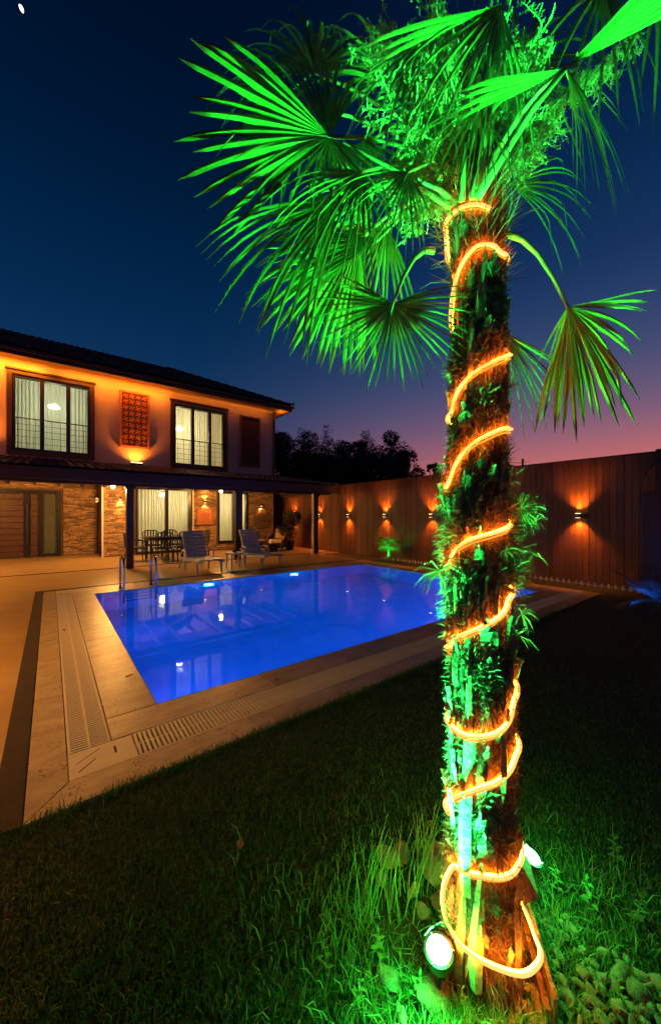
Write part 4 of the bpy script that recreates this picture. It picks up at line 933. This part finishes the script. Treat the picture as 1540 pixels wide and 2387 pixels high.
# rope light wound round the trunk
def hit(px, py, off=.016):
    best = None
    for k in range(500):
        d = .85+k*.0012; p = at(px, py, d); r, dd, rad = tc_(p.z); rr = (px-770)/839*d
        q = math.hypot(rr-r, d-dd)-(rad+off)
        if q <= 0: best = (math.atan2(d-dd, rr-r), p.z); break
        if best is None or q < mn: mn = q; best = (math.atan2(d-dd, rr-r), p.z)
    return best
arcs = [[(1145,487),(1110,475),(1060,490),(1025,530),(1013,600)], [(1170,590),(1150,570),(1110,570),(1075,610),(1052,690),(1046,750)],
        [(1190,828),(1110,862),(1062,910),(1052,960)], [(1170,1000),(1100,1032),(1058,1080),(1045,1125)], [(1195,1222),(1100,1255),(1052,1285),(1045,1318)],
        [(1187,1395),(1183,1422),(1130,1460),(1055,1488),(1043,1510)], [(1197,1635),(1190,1685),(1150,1715),(1085,1718),(1040,1680)], [(1205,1760),(1185,1808),(1115,1838),(1052,1860),(1042,1895)],
        [(1213,2015),(1190,2043),(1125,2042),(1058,2022)]]
path = []
for a in arcs:
    hs_ = [hit(*p) for p in a]
    hs_ = [((h_[0]+2*math.pi) if h_[0] < -math.pi/2-1.6 else h_[0], h_[1]) for h_ in hs_]
    if path:   # round the back: from left end (phi ~ pi) over pi/2 to the right end (phi ~ 0)
        p0, p1 = path[-1], hs_[0]; a0 = p0[0] % (2*math.pi); a1 = p1[0]; 
        if a1 > math.pi/2: a1 -= 2*math.pi
        for k in range(1, 9): path.append((a0+(a1-a0)*k/9, p0[1]+(p1[1]-p0[1])*k/9))
    for h_ in hs_:
        path.append(h_)
# unwrap and smooth
ph = [path[0][0]]
for a, _ in path[1:]:
    x = a
    while x-ph[-1] > math.pi: x -= 2*math.pi
    while x-ph[-1] < -math.pi: x += 2*math.pi
    ph.append(x)
zs = [p[1] for p in path]; tt_ = np.arange(len(ph)); fine = np.linspace(0, len(ph)-1, len(ph)*7)
def smooth(a, k=5):
    a = np.interp(fine, tt_, a); ker = np.hanning(k+2)[1:-1]; ker /= ker.sum(); b = np.pad(a, (k//2, k//2), 'edge'); return np.convolve(b, ker, 'valid')[:len(a)]
PH, ZZ = smooth(ph, 7), smooth(zs, 7)
wig = [.003*noise.noise(Vector((i*.15, 0, 5))) for i in range(len(PH))]
pts = [on_trunk(p, z, .016+w) for p, z, w in zip(PH, ZZ, wig)]
pts2 = [on_trunk(p, z, .011+w)+Vector((0,0,-.0125)) for p, z, w in zip(PH, ZZ, wig)]
# loose loop at the foot
loop = [at(1058,2022,1.10), at(1046,2040,1.10), at(1034,2075,1.10), at(1036,2130,1.10), at(1062,2192,1.08), at(1110,2235,1.03), at(1175,2266,1.0), at(1225,2274,1.0), at(1256,2250,1.02), at(1262,2222,1.06), at(1250,2190,1.12), at(1236,2150,1.18), at(1218,2110,1.24), at(1190,2080,1.34)]
lp = []
for i in range(len(loop)-1):
    for k in range(4): 
        t = k/4; p = [loop[max(0, i-1)], loop[i], loop[i+1], loop[min(len(loop)-1, i+2)]]
        lp.append(.5*((2*p[1])+(p[2]-p[0])*t+(2*p[0]-5*p[1]+4*p[2]-p[3])*t*t+(3*p[1]-p[0]-3*p[2]+p[3])*t**3))
rl = thing('rope_light', PB, 'glowing amber rope light spiralling round the palm trunk', 'rope light')
MB().tube(pts+lp, .0044, 8).build('glowing_core', M['rope'], rl, smooth=True)
MB().tube([on_trunk(p, z, .0085+w)+Vector((0,0,.003)) for p, z, w in zip(PH, ZZ, wig)]+[p+FW*.012+Vector((0,0,-.004)) for p in lp], [.0036]*len(PH)+[.0042]*len(lp), 6).build('inner_glow', M['rope_in'], rl, smooth=True)
MB().tube(pts2, .0027, 6).build('lower_edge', M['rope2'], rl, smooth=True)

# green floodlights at the foot
def flood(name, p, face, rad, label):
    t = thing(name, (p.x, p.y, 0), label, 'floodlight', 'green floodlights at the foot of the palm'); q = face.to_track_quat('Z', 'Y').to_matrix().to_4x4()
    MB().lathe(p-face*.05, [(rad*.5,.01),(rad*1.02,.02),(rad*1.12,.05),(rad*1.12,.058),(rad*1.0,.058)], 24, q).build('housing', M['lampblack'], t, smooth=False)
    lens = MB().lathe(p+face*.002, [(rad*1.06,0),(rad*1.04,.004),(rad*.8,.0055)], 28, q).build('lens', M['ledring'], t)
    MB().lathe(p+face*.006, [(rad*.92,0),(rad*.88,.003),(rad*.3,.005)], 28, q).build('led_cluster', M['ledg'], t)
    for k in range(3):
        a_ = R(120*k+20); c_ = q @ Vector((rad*1.04*math.cos(a_), rad*1.04*math.sin(a_), .010)); MB().lathe(p+c_, [(.004,-.003),(.004,.004),(.001,.005)], 8, q).build('screw', M['chrome'], t)
    MB().tube([p-face*.05, Vector((p.x, p.y, .02)), Vector((p.x, p.y, -.06))], .008, 8).build('spike', M['lampblack'], t)
    return t
pl = at(1022, 2218, 1.08); fl1 = flood('floodlight', pl, camv(-.1,-.15,1).normalized(), .039, 'white-hot green floodlight on the ground left of the trunk')
pr2 = at(1234, 1998, 1.34); fl2 = flood('floodlight', pr2, camv(.35,-.15,1).normalized(), .036, 'green floodlight tucked behind the right side of the trunk')
crown = at(1010, 250, 1.3)
lamp('SPOT', 'green_beam', pl+Vector((0,0,.05))+camv(-.02,-.03,0), 2400, GRN, fl1, .035, crown+camv(-.05,-.05,-.1), 60, .9)
lamp('SPOT', 'green_beam_low', pl+Vector((0,0,.04))+camv(-.03,-.05,0), 380, GRN, fl1, .03, cv(.45, 1.12, 1.6), 52, .9)
lamp('SPOT', 'green_beam', pr2+Vector((0,0,.05))+camv(.03,0,0), 1700, GRN, fl2, .035, at(1350, 800, 1.33), 62, 1)
lamp('SPOT', 'green_spill', pl+camv(-.02,-.05,.07), 26, (.03,1,.12), fl1, .03, cv(.20, .80, -.05), 150, 1)
lamp('POINT', 'green_spill', pl+camv(-.03,-.04,.07), 10, (.02,1,.10), fl1, .03)
lamp('POINT', 'green_spill', pr2+camv(.06,-.02,.06), 9, (.03,1,.12), fl2, .03)
# bracket behind the rope, edging board
bk = thing('lamp_bracket', at(1235,2100,1.26), 'rust brown metal plate beside the trunk foot', 'bracket')
q0 = [at(1206,2000,1.25), at(1232,2008,1.27), at(1256,2092,1.22), at(1222,2108,1.20)]; m_ = MB(); off = camv(.006,.02,0)
m_.v = [tuple(q) for q in q0]+[tuple(q+off) for q in q0]; m_.f = [(0,1,2,3),(7,6,5,4)]+[(i,4+i,4+(i+1)%4,(i+1)%4) for i in range(4)]
m_.build('plate', M['boardwood'], bk)
eb = thing('edging_board', at(1270,2250,1.16), 'split weathered wooden board standing from the trunk foot to the picture bottom', 'board')
def gp(px, py): d = 839*HC/(py-1202); p = at(px, py, d); return p
a, b = gp(1232, 2150), gp(1300, 2400); n_ = (b-a).normalized().cross(Vector((0,0,1)))
for i, (o0, hh, w) in enumerate(((0, .085, .012), (.018, .045, .016))):
    m_ = MB(); K = 14; 
    for k in range(K+1):
        c = a.lerp(b, k/K)+n_*(o0+.004*noise.noise(Vector((k*.5, i, 0)))); hz = hh*(1+.18*noise.noise(Vector((k*.9, i, 2))))
        for (s_, z) in ((0,-.03),(0,hz),(w,hz*.97),(w,-.03)): m_.v.append(tuple(c+n_*s_+Vector((0,0,z))))
    for k in range(K):
        for j in range(4): p = 4*k+j; q = 4*k+(j+1)%4; m_.f.append((p, q, q+4, p+4))
    m_.f += [(3,2,1,0), (4*K,4*K+1,4*K+2,4*K+3)]; m_.build('plank', M['boardwood'], eb)

# small lit palm by the fence, blue-lit plant at the right edge
sp = thing('small_palm', (8.55, 7.98, 0), 'small green-lit fan palm standing at the fence across the pool', 'palm tree')
c = Vector((8.55, 7.98, 0)); MB().tube([c, c+Vector((.01,0,.25)), c+Vector((0,.01,.48))], [.055,.045,.04], 10).build('trunk', M['fibre'], sp)
for i in range(17):
    a = i*2.4; el = random.uniform(-.35, 1.1); d_ = Vector((math.cos(a)*math.cos(el), math.sin(a)*math.cos(el), math.sin(el))); hub = c+Vector((0,0,.5))+d_*random.uniform(.16,.26)
    f = fan(hub, d_+Vector((0,0,-.1)), Vector((0,0,1))+d_*.2, random.uniform(.28,.38), N=18, span=240, droop=.5, seed=200+i, split=.25).build('frond', M['leaf'], sp)
    MB().tube([c+Vector((0,0,.46)), hub], [.008,.004], 5).build('petiole', M['petiole'], f)
lamp('SPOT', 'green_beam', (8.30, 7.85, .05), 110, GRN, sp, .03, (8.5, 7.95, .6), 110, 1)
bp_ = thing('spiky_plant', (0,0,0), 'dark spiky plant washed with blue light at the right edge', 'plant'); c = at(1528, 1325, 5.6); c.z = .12; bp_.location = (c.x, c.y, 0); ORG[bp_.name] = Vector((c.x, c.y, 0))
for i in range(22):
    a = i*2.4; el = random.uniform(.05, 1.2); d_ = Vector((math.cos(a)*math.cos(el), math.sin(a)*math.cos(el), math.sin(el))); P = []; q = Vector(c); L_ = random.uniform(.5,.8)
    for k in range(7): P.append(q.copy()); q = q+d_*L_/6; d_ = (d_+Vector((0,0,-.16))).normalized()
    mb = MB(); mb.tube(P, [.008,.007,.006,.005,.004,.003,.002], 5)
    for k in range(24):
        t = .12+.86*k/24; j = min(5, int(t*6)); p = P[j].lerp(P[j+1], t*6-j); T = (P[j+1]-P[j]).normalized(); s_ = T.cross(Vector((0,0,1))).normalized()
        for sgn in (-1, 1):
            e = (s_*sgn+T*.7+Vector((0,0,-.15))).normalized()*(.16*math.sin(math.pi*min(1, t*.9+.1))+.02); w = T*.006; mb.quad(p-w, p+w, p+e+w*.3, p+e-w*.3)
    mb.build('leaf', M['bluegreen'], bp_)
lamp('SPOT', 'blue_beam', (c.x-.35, c.y+.25, .08), 40, (.03,.12,1), bp_, .04, (c.x, c.y, .45), 100, 1)

# ------------------------------------------------------------------ stones and weeds round the palm
def stone_mesh(seed):
    rn = random.Random(seed); b = MB(); n, m = 12, 8
    for i in range(m+1):
        th = math.pi*i/m
        for k in range(n):
            a = 2*math.pi*k/n; v = Vector((math.sin(th)*math.cos(a), math.sin(th)*math.sin(a), math.cos(th))); v *= 1+.42*noise.noise(v*1.5+Vector((seed*7,0,0))); b.v.append((v.x, v.y, v.z))
    for i in range(m):
        for k in range(n): p = i*n+k; q = i*n+(k+1)%n; b.f.append((p, p+n, q+n, q))
    return b.mesh('cobblestone', M['stone'], smooth=True)
sms = [stone_mesh(i) for i in range(7)]
def stone(p, s_, lab, grp):
    o = put('cobblestone', random.choice(sms), p, None, (random.uniform(-.3,.3), random.uniform(-.3,.3), random.uniform(0,6.28)), (s_*random.uniform(.9,1.7), s_*random.uniform(.65,1.1), s_*random.uniform(.45,.8)))
    return tag(o, lab, 'stone', grp)
for (px, py, s_, lb) in ((905,2005,.030,'round orange-lit stone farthest left in the weeds'), (940,1995,.030,'pointed orange-lit stone next to the farthest left one'), (1018,2040,.040,'large orange-lit stone touching the rope loop'), (1040,2115,.036,'orange-lit stone under the left side of the rope loop'),
                         (888,2055,.022,'small yellowish stone half hidden below the orange ones'), (1020,1985,.026,'dim stone tucked against the left of the trunk'), (965,2080,.018,'tiny stone in the grass left of the rope loop'), (985,2130,.020,'small stone above the left floodlight'), (1050,2170,.022,'stone between floodlight and trunk'),
                         (905,2290,.026,'green-lit stone left of the floodlight, low in the picture'), (935,2378,.016,'green-lit stone at the bottom edge left of the trunk'), (1010,2330,.03,'stone below the left floodlight')):
    p = gp(px, py); stone((p.x, p.y, s_*.5), s_*1.25, lb, None)
cnt = 0; placed = []
while cnt < 150:
    px, py = random.uniform(1175, 1620), random.uniform(2125, 2520); lim = 1215+(py-2130)*.30
    if px < lim+12 and py < 2290: continue
    if px > 1310+(py-2125)*1.35: continue
    p = gp(px, py); s_ = random.uniform(.007, .026)*(1.15 if py > 2250 else .9)
    if any((p-q).length < (s_+r_)*.82 for q, r_ in placed): s_ *= .6
    if any((p-q).length < (s_+r_)*.7 for q, r_ in placed): cnt += .2; continue
    placed.append((p, s_)); stone((p.x, p.y, s_*.05), s_, 'one of the many pale cobbles bedding the right side of the palm foot', 'cobbles bedding the right side of the palm foot'); cnt += 1

def blades(name, N, pos, hmin, hmax, wid, m, lean=.5, kind='stuff', label=None, cat=None):
    x, y, z0 = pos; N = len(x); a = np.random.uniform(0, 2*np.pi, N); h = np.random.uniform(hmin, hmax, N); w = wid*np.random.uniform(.7, 1.4, N)
    ln = np.random.uniform(0, lean, N)*h; la = np.random.uniform(0, 2*np.pi, N); dx, dy = np.cos(la)*ln, np.sin(la)*ln; sx, sy = np.cos(a)*w/2, np.sin(a)*w/2
    V = np.zeros((N, 5, 3)); V[:,0] = np.stack([x-sx, y-sy, z0], 1); V[:,1] = np.stack([x+sx, y+sy, z0], 1)
    V[:,2] = np.stack([x+sx*.8+dx*.3, y+sy*.8+dy*.3, z0+h*.55], 1); V[:,3] = np.stack([x-sx*.8+dx*.3, y-sy*.8+dy*.3, z0+h*.55], 1); V[:,4] = np.stack([x+dx, y+dy, z0+h*(1-.3*(ln/h)**2)], 1)
    me = bpy.data.meshes.new(name); i5 = np.arange(N)*5
    loops = np.stack([i5, i5+1, i5+2, i5+3, i5+3, i5+2, i5+4], 1).ravel(); me.vertices.add(N*5); me.vertices.foreach_set('co', V.ravel())
    me.loops.add(len(loops)); me.loops.foreach_set('vertex_index', loops.astype(np.int32)); me.polygons.add(2*N)
    st_ = np.stack([np.arange(N)*7, np.arange(N)*7+4], 1).ravel(); me.polygons.foreach_set('loop_start', st_.astype(np.int32)); me.polygons.foreach_set('loop_total', np.tile([4,3], N).astype(np.int32))
    me.update(calc_edges=True); me.materials.append(m); o = bpy.data.objects.new(name, me); col.objects.link(o)
    return tag(o, label, cat, kind=kind)
# lawn: density falls with distance
NG = 330000; rr = np.exp(np.random.uniform(np.log(.75), np.log(11), NG)); ang = np.random.uniform(R(-14), R(118), NG)
gx, gy = rr*np.cos(ang), rr*np.sin(ang)
edge = CYO+.02*np.sin(gx*9)+.022*np.sin(gx*23+1)+.012*np.sin(gx*61)-.005+np.random.normal(0, .018, NG)
ok = ((gy < edge) & (gx < 9.0)) | ((gx > CX1O+.02) & (gx < 8.97) & (gy < 10.9))
br, bd_ = gx*RT.x+gy*RT.y, gx*FW.x+gy*FW.y
bed = ((br-.49)**2+(bd_-1.15)**2 < .13**2) | ((br > .16) & (br < .46) & (bd_ > 1.14) & (bd_ < 1.52) & (np.random.uniform(0,1,NG) < .75)) | ((br > .52) & (bd_ < 1.36) & (br < .60+(1.30-bd_)*1.6) & (np.random.uniform(0,1,NG) < .6))
ok &= ~bed; gx, gy, rr = gx[ok], gy[ok], rr[ok]
patch = np.array([noise.noise(Vector((a*1.3, b*1.3, 0))) for a, b in zip(gx[::1], gy[::1])])
kp = np.random.uniform(0, 1, len(gx)) < np.clip(.85+patch*.9, .3, 1); gx, gy = gx[kp], gy[kp]
blades('lawn_grass', 0, (gx, gy, np.full(len(gx), -.014)), .014, .034, .0028, M['grass'], 1.1, label='short dark mown lawn', cat=None)
ex = np.random.uniform(-.3, 6, 5200)**1.0; ey = CYO+np.random.normal(-.02, .022, 5200); blades('lawn_fringe', 0, (ex, ey, np.full(5200, -.012)), .03, .062, .0028, M['grass'], 1.2)
dp_ = np.array([noise.noise(Vector((a*.9+7, b*.9, 2)))+.4*noise.noise(Vector((a*4, b*4, 5))) for a, b in zip(gx, gy)]); k = np.random.uniform(0, 1, len(gx)) < np.clip(.02+(dp_-.12)*.9, .02, .3); blades('dry_lawn_grass', 0, (gx[k], gy[k], np.full(k.sum(), -.012)), .015, .035, .0028, M['straw'], 1.6)
# rough weeds round the palm foot
n = 7500; rr = .14+np.abs(np.random.normal(0, .30, n)); aa = np.random.uniform(0, 2*np.pi, n); wr, wd = .47+rr*np.cos(aa), 1.16+rr*np.sin(aa)*.8
wx, wy = wr*RT.x+wd*FW.x, wr*RT.y+wd*FW.y; q = (wd > .80) & ~((np.hypot(wr-.50, wd-1.17) < .14)) & ~((wr > .56) & (wd < 1.22) & (np.random.uniform(0,1,n) < .45)); q &= ~((wr > .14) & (wr < .46) & (wd > 1.13) & (wd < 1.5) & (np.random.uniform(0,1,n) < .8)); blades('weeds', 0, (wx[q], wy[q], np.full(q.sum(), -.01)), .03, .085, .0034, M['weed'], 1.3)
def longblades(name, px, py, n, h, spread, lab, seed, m='weed'):
    rn = random.Random(seed); base = gp(px, py); t = thing(name, (base.x, base.y, 0), lab, 'grass tuft', 'tall grass tufts round the palm')
    for i in range(n):
        mb = MB(); p = base+camv(rn.gauss(0, spread), rn.gauss(0, spread), 0); d_ = camv(rn.uniform(-.22,.32), rn.uniform(-.2,.2), 1).normalized(); hh = h*rn.uniform(.6, 1.1); P = [p]
        for k in range(6): P.append(P[-1]+d_*hh/6); d_ = (d_+camv(rn.uniform(-.06,.09), 0, -.05)).normalized()
        w0 = rn.uniform(.0014, .0030)
        for k in range(6):
            w = w0*(1-k/6)+.0004; w1 = w0*(1-(k+1)/6)+.0004; s0 = RT*w; s1 = RT*w1; mb.quad(P[k]-s0, P[k]+s0, P[k+1]+s1, P[k+1]-s1)
        mb.build('blade', M[m], t)
    return t
longblades('grass_tuft', 850, 2125, 20, .32, .03, 'tall upright grass tuft standing left of the orange stones', 1)
longblades('grass_tuft', 930, 2130, 15, .27, .03, 'grass tuft between the orange stones and the floodlight', 2)
longblades('grass_tuft', 985, 2040, 22, .28, .035, 'wispy dry grass tuft close to the left of the trunk', 3, 'straw')
longblades('grass_tuft', 1370, 2090, 5, .17, .02, 'sparse seeding grass tuft right of the trunk', 4)
longblades('grass_tuft', 1455, 2060, 6, .16, .04, 'faint grass tuft farther right in the dark lawn', 5)
longblades('grass_tuft', 800, 2190, 10, .12, .05, 'low grass tuft at the left rim of the green glow', 6)
longblades('grass_tuft', 1110, 2380, 12, .07, .05, 'low grass tuft at the bottom below the rope loop', 7)
longblades('grass_tuft', 1500, 2200, 8, .10, .06, 'low grass tuft beside the cobbles at the right edge', 8)
longblades('grass_tuft', 290, 1840, 9, .10, .05, 'thin grass tuft overhanging the pool coping near the corner plate', 9)
longblades('grass_tuft', 150, 1900, 9, .11, .05, 'thin grass tuft overhanging the mitred coping corner', 10)
# arching stems over the left floodlight
am = MB()
for (a_, b_, c_) in (((975,2172,1.06),(1030,2130,1.05),(1075,2190,1.08)), ((1000,2165,1.06),(1040,2135,1.05),(1080,2165,1.1)), ((990,2180,1.05),(1012,2140,1.06),(1060,2150,1.09))):
    A, B, C = at(*a_), at(*b_), at(*c_); P = [A*(1-t)**2+B*2*t*(1-t)+C*t*t for t in [k/8 for k in range(9)]]; am.tube(P, .0012, 4)
tag(am.build('arching_stems', M['straw']), 'pale thin stems arching over the left floodlight', 'stems')
# orange reflections on the coping: leaf-shaped pieces stand in, built further down

# ------------------------------------------------------------------ moon
mp_ = at(50, 20, 600); mo = MB(); u_ = camv(.42, 0, -.9).normalized(); v_ = camv(.9, 0, .42).normalized(); K = 20
w_ = camv(0, 1, 0)
for i in range(K+1):
    a = math.pi*i/K; c_ = math.cos(a)*8; s_ = math.sin(a)*.75
    mo.v += [tuple(mp_-u_*c_*-1+v_*s_*4.2), tuple(mp_-u_*c_*-1-v_*s_*2.6), tuple(mp_-u_*c_*-1+w_*s_*3)]
for i in range(K): a = 3*i; mo.f += [(a,a+1,a+4,a+3), (a+1,a+2,a+5,a+4), (a+2,a,a+3,a+5)]
mo = mo.build('moon', M['moon']); tag(mo, 'bright sliver of moon high in the top left corner', 'moon')

# hooded amber lamp post past the left edge, and an added one to brighten coping
for (x, y, e, lb) in ((-3.4, 9.6, 1300, 'hooded amber lamp post on the patio beyond the left edge, nearer the house'), (-2.3, 4.3, 900, 'unseen hooded amber lamp added near the lawn to brighten the coping')):
    lpst = thing('garden_lamp', (x, y, 0), lb, 'lamp post')
    MB().tube([(x,y,0),(x,y,2.3)], .03, 10).build('post', M['lampblack'], lpst); MB().lathe((x,y,2.3), [(.20,-.02),(.17,.03),(.06,.09)], 20).build('hood', M['lampblack'], lpst); MB().lathe((x,y,2.26), [(.05,-.03),(.06,0),(.03,.018)], 14).build('bulb', M['bulb'], lpst)
    lamp('SPOT', 'lamp_light', (x, y, 2.2), e, (1,.40,.04), lpst, .08, (x+.25, y-.1, 0), 134, .5)
# broad-leaved weeds round the palm foot: stem with paired leaves
def weed(px, py, h, n, seed, lab):
    rn = random.Random(seed); b = gp(px, py); t = thing('leafy_weed', (b.x, b.y, 0), lab, 'weed', 'leafy weeds round the palm'); P = [b]; d_ = camv(rn.uniform(-.3,.3), rn.uniform(-.2,.1), 1).normalized()
    for k in range(5): P.append(P[-1]+d_*h/5); d_ = (d_+camv(rn.uniform(-.12,.12), rn.uniform(-.1,.1), 0)).normalized()
    MB().tube(P, [.0016,.0014,.0012,.001,.0008,.0006], 5).build('stem', M['weed'], t)
    for k in range(n):
        q = P[0].lerp(P[-1], (k+.6)/n); a = k*2.4+rn.uniform(-.4,.4); L_ = h*rn.uniform(.22,.36)*(1.2-.6*k/n); o = camv(math.cos(a), math.sin(a), .45).normalized(); sd = o.cross(Vector((0,0,1))).normalized()*L_*.20
        m_ = MB(); m_.v = [tuple(q), tuple(q+o*L_*.4+sd), tuple(q+o*L_*.45-Vector((0,0,L_*.05))), tuple(q+o*L_*.4-sd), tuple(q+o*L_-Vector((0,0,L_*.25)))]; m_.f = [(0,2,1),(0,3,2),(1,2,4),(2,3,4)]; m_.build('leaf', M['weed'], t)
for i, (px, py, h, n, lb) in enumerate(((880,2230,.10,12,'leafy weed left of the floodlight'), (760,2260,.08,9,'small leafy weed in the lawn at the left rim of the glow'), (960,2330,.09,12,'leafy weed just below the left floodlight'), (1090,2360,.07,10,'leafy weed below the rope loop'),
        (1380,2120,.13,13,'leafy weed with upright stem right of the trunk'), (1440,2010,.13,11,'tall weed farther right in the dark lawn'), (1300,2080,.10,12,'leafy weed behind the edging board'), (1480,2150,.11,12,'leafy weed among the cobbles near the right edge'), (1370,2270,.07,9,'low leafy weed among the cobbles'), (1450,2330,.07,9,'low leafy weed on the cobbles at the lower right'), (1350,2370,.06,9,'low leafy weed on the cobbles at the bottom edge'), (830,2330,.08,10,'leafy weed at the lower left of the glow'), (1000,2260,.07,9,'low weed between floodlight and trunk'))):
    weed(px, py, h, n, 300+i, lb)

for (pts_, lb) in (([(1022,2245,1.08),(990,2300,1.06),(960,2345,1.03),(900,2390,1.0)], 'thin black cable running from the left floodlight into the grass'), ([(1240,2015,1.36),(1275,2060,1.36),(1320,2075,1.36),(1390,2090,1.33)], 'thin black cable running from the right floodlight into the grass')):
    P = []
    for (px, py, d) in pts_: q = gp(px, py); P.append(Vector((q.x, q.y, .006)))
    tag(MB().tube(P, .003, 6).build('lamp_cable', M['lampblack'], smooth=True), lb, 'cable')
def fallen(px, py, L_, rz, lb):
    p = gp(px, py); m_ = MB(); c_, s_ = math.cos(rz), math.sin(rz); f = lambda x, y, z: (p.x+x*c_-y*s_, p.y+x*s_+y*c_, .003+z)
    for k in range(7):
        t = k/6; w = L_*.32*math.sin(math.pi*(.06+.9*t)); z = .004+.010*abs(t-.5)
        m_.v += [f(L_*(t-.5), -w, z+.006), f(L_*(t-.5), 0, z-.003), f(L_*(t-.5), w, z+.005)]
    for k in range(6): a = 3*k; m_.f += [(a,a+1,a+4,a+3),(a+1,a+2,a+5,a+4)]
    tag(m_.build('leaf_or_glint', M['dryleaf']), lb, 'leaf')
fallen(302, 1578, .07, .4, 'leaf-shaped piece standing for an orange reflection on the stone between pool corner and left grating')  # leaf shape in place of an orange reflection on the stone
fallen(560, 1975, .05, 1.2, 'dry leaf lying in the dark lawn below the front grating')
fallen(150, 1470, .05, 2.0, 'small dry leaf on the left drain grating')
fallen(645, 1587, .075, .9, 'small leaf-shaped piece standing for an orange glint on the front coping beside the grating')  # also stands for a reflected orange glint
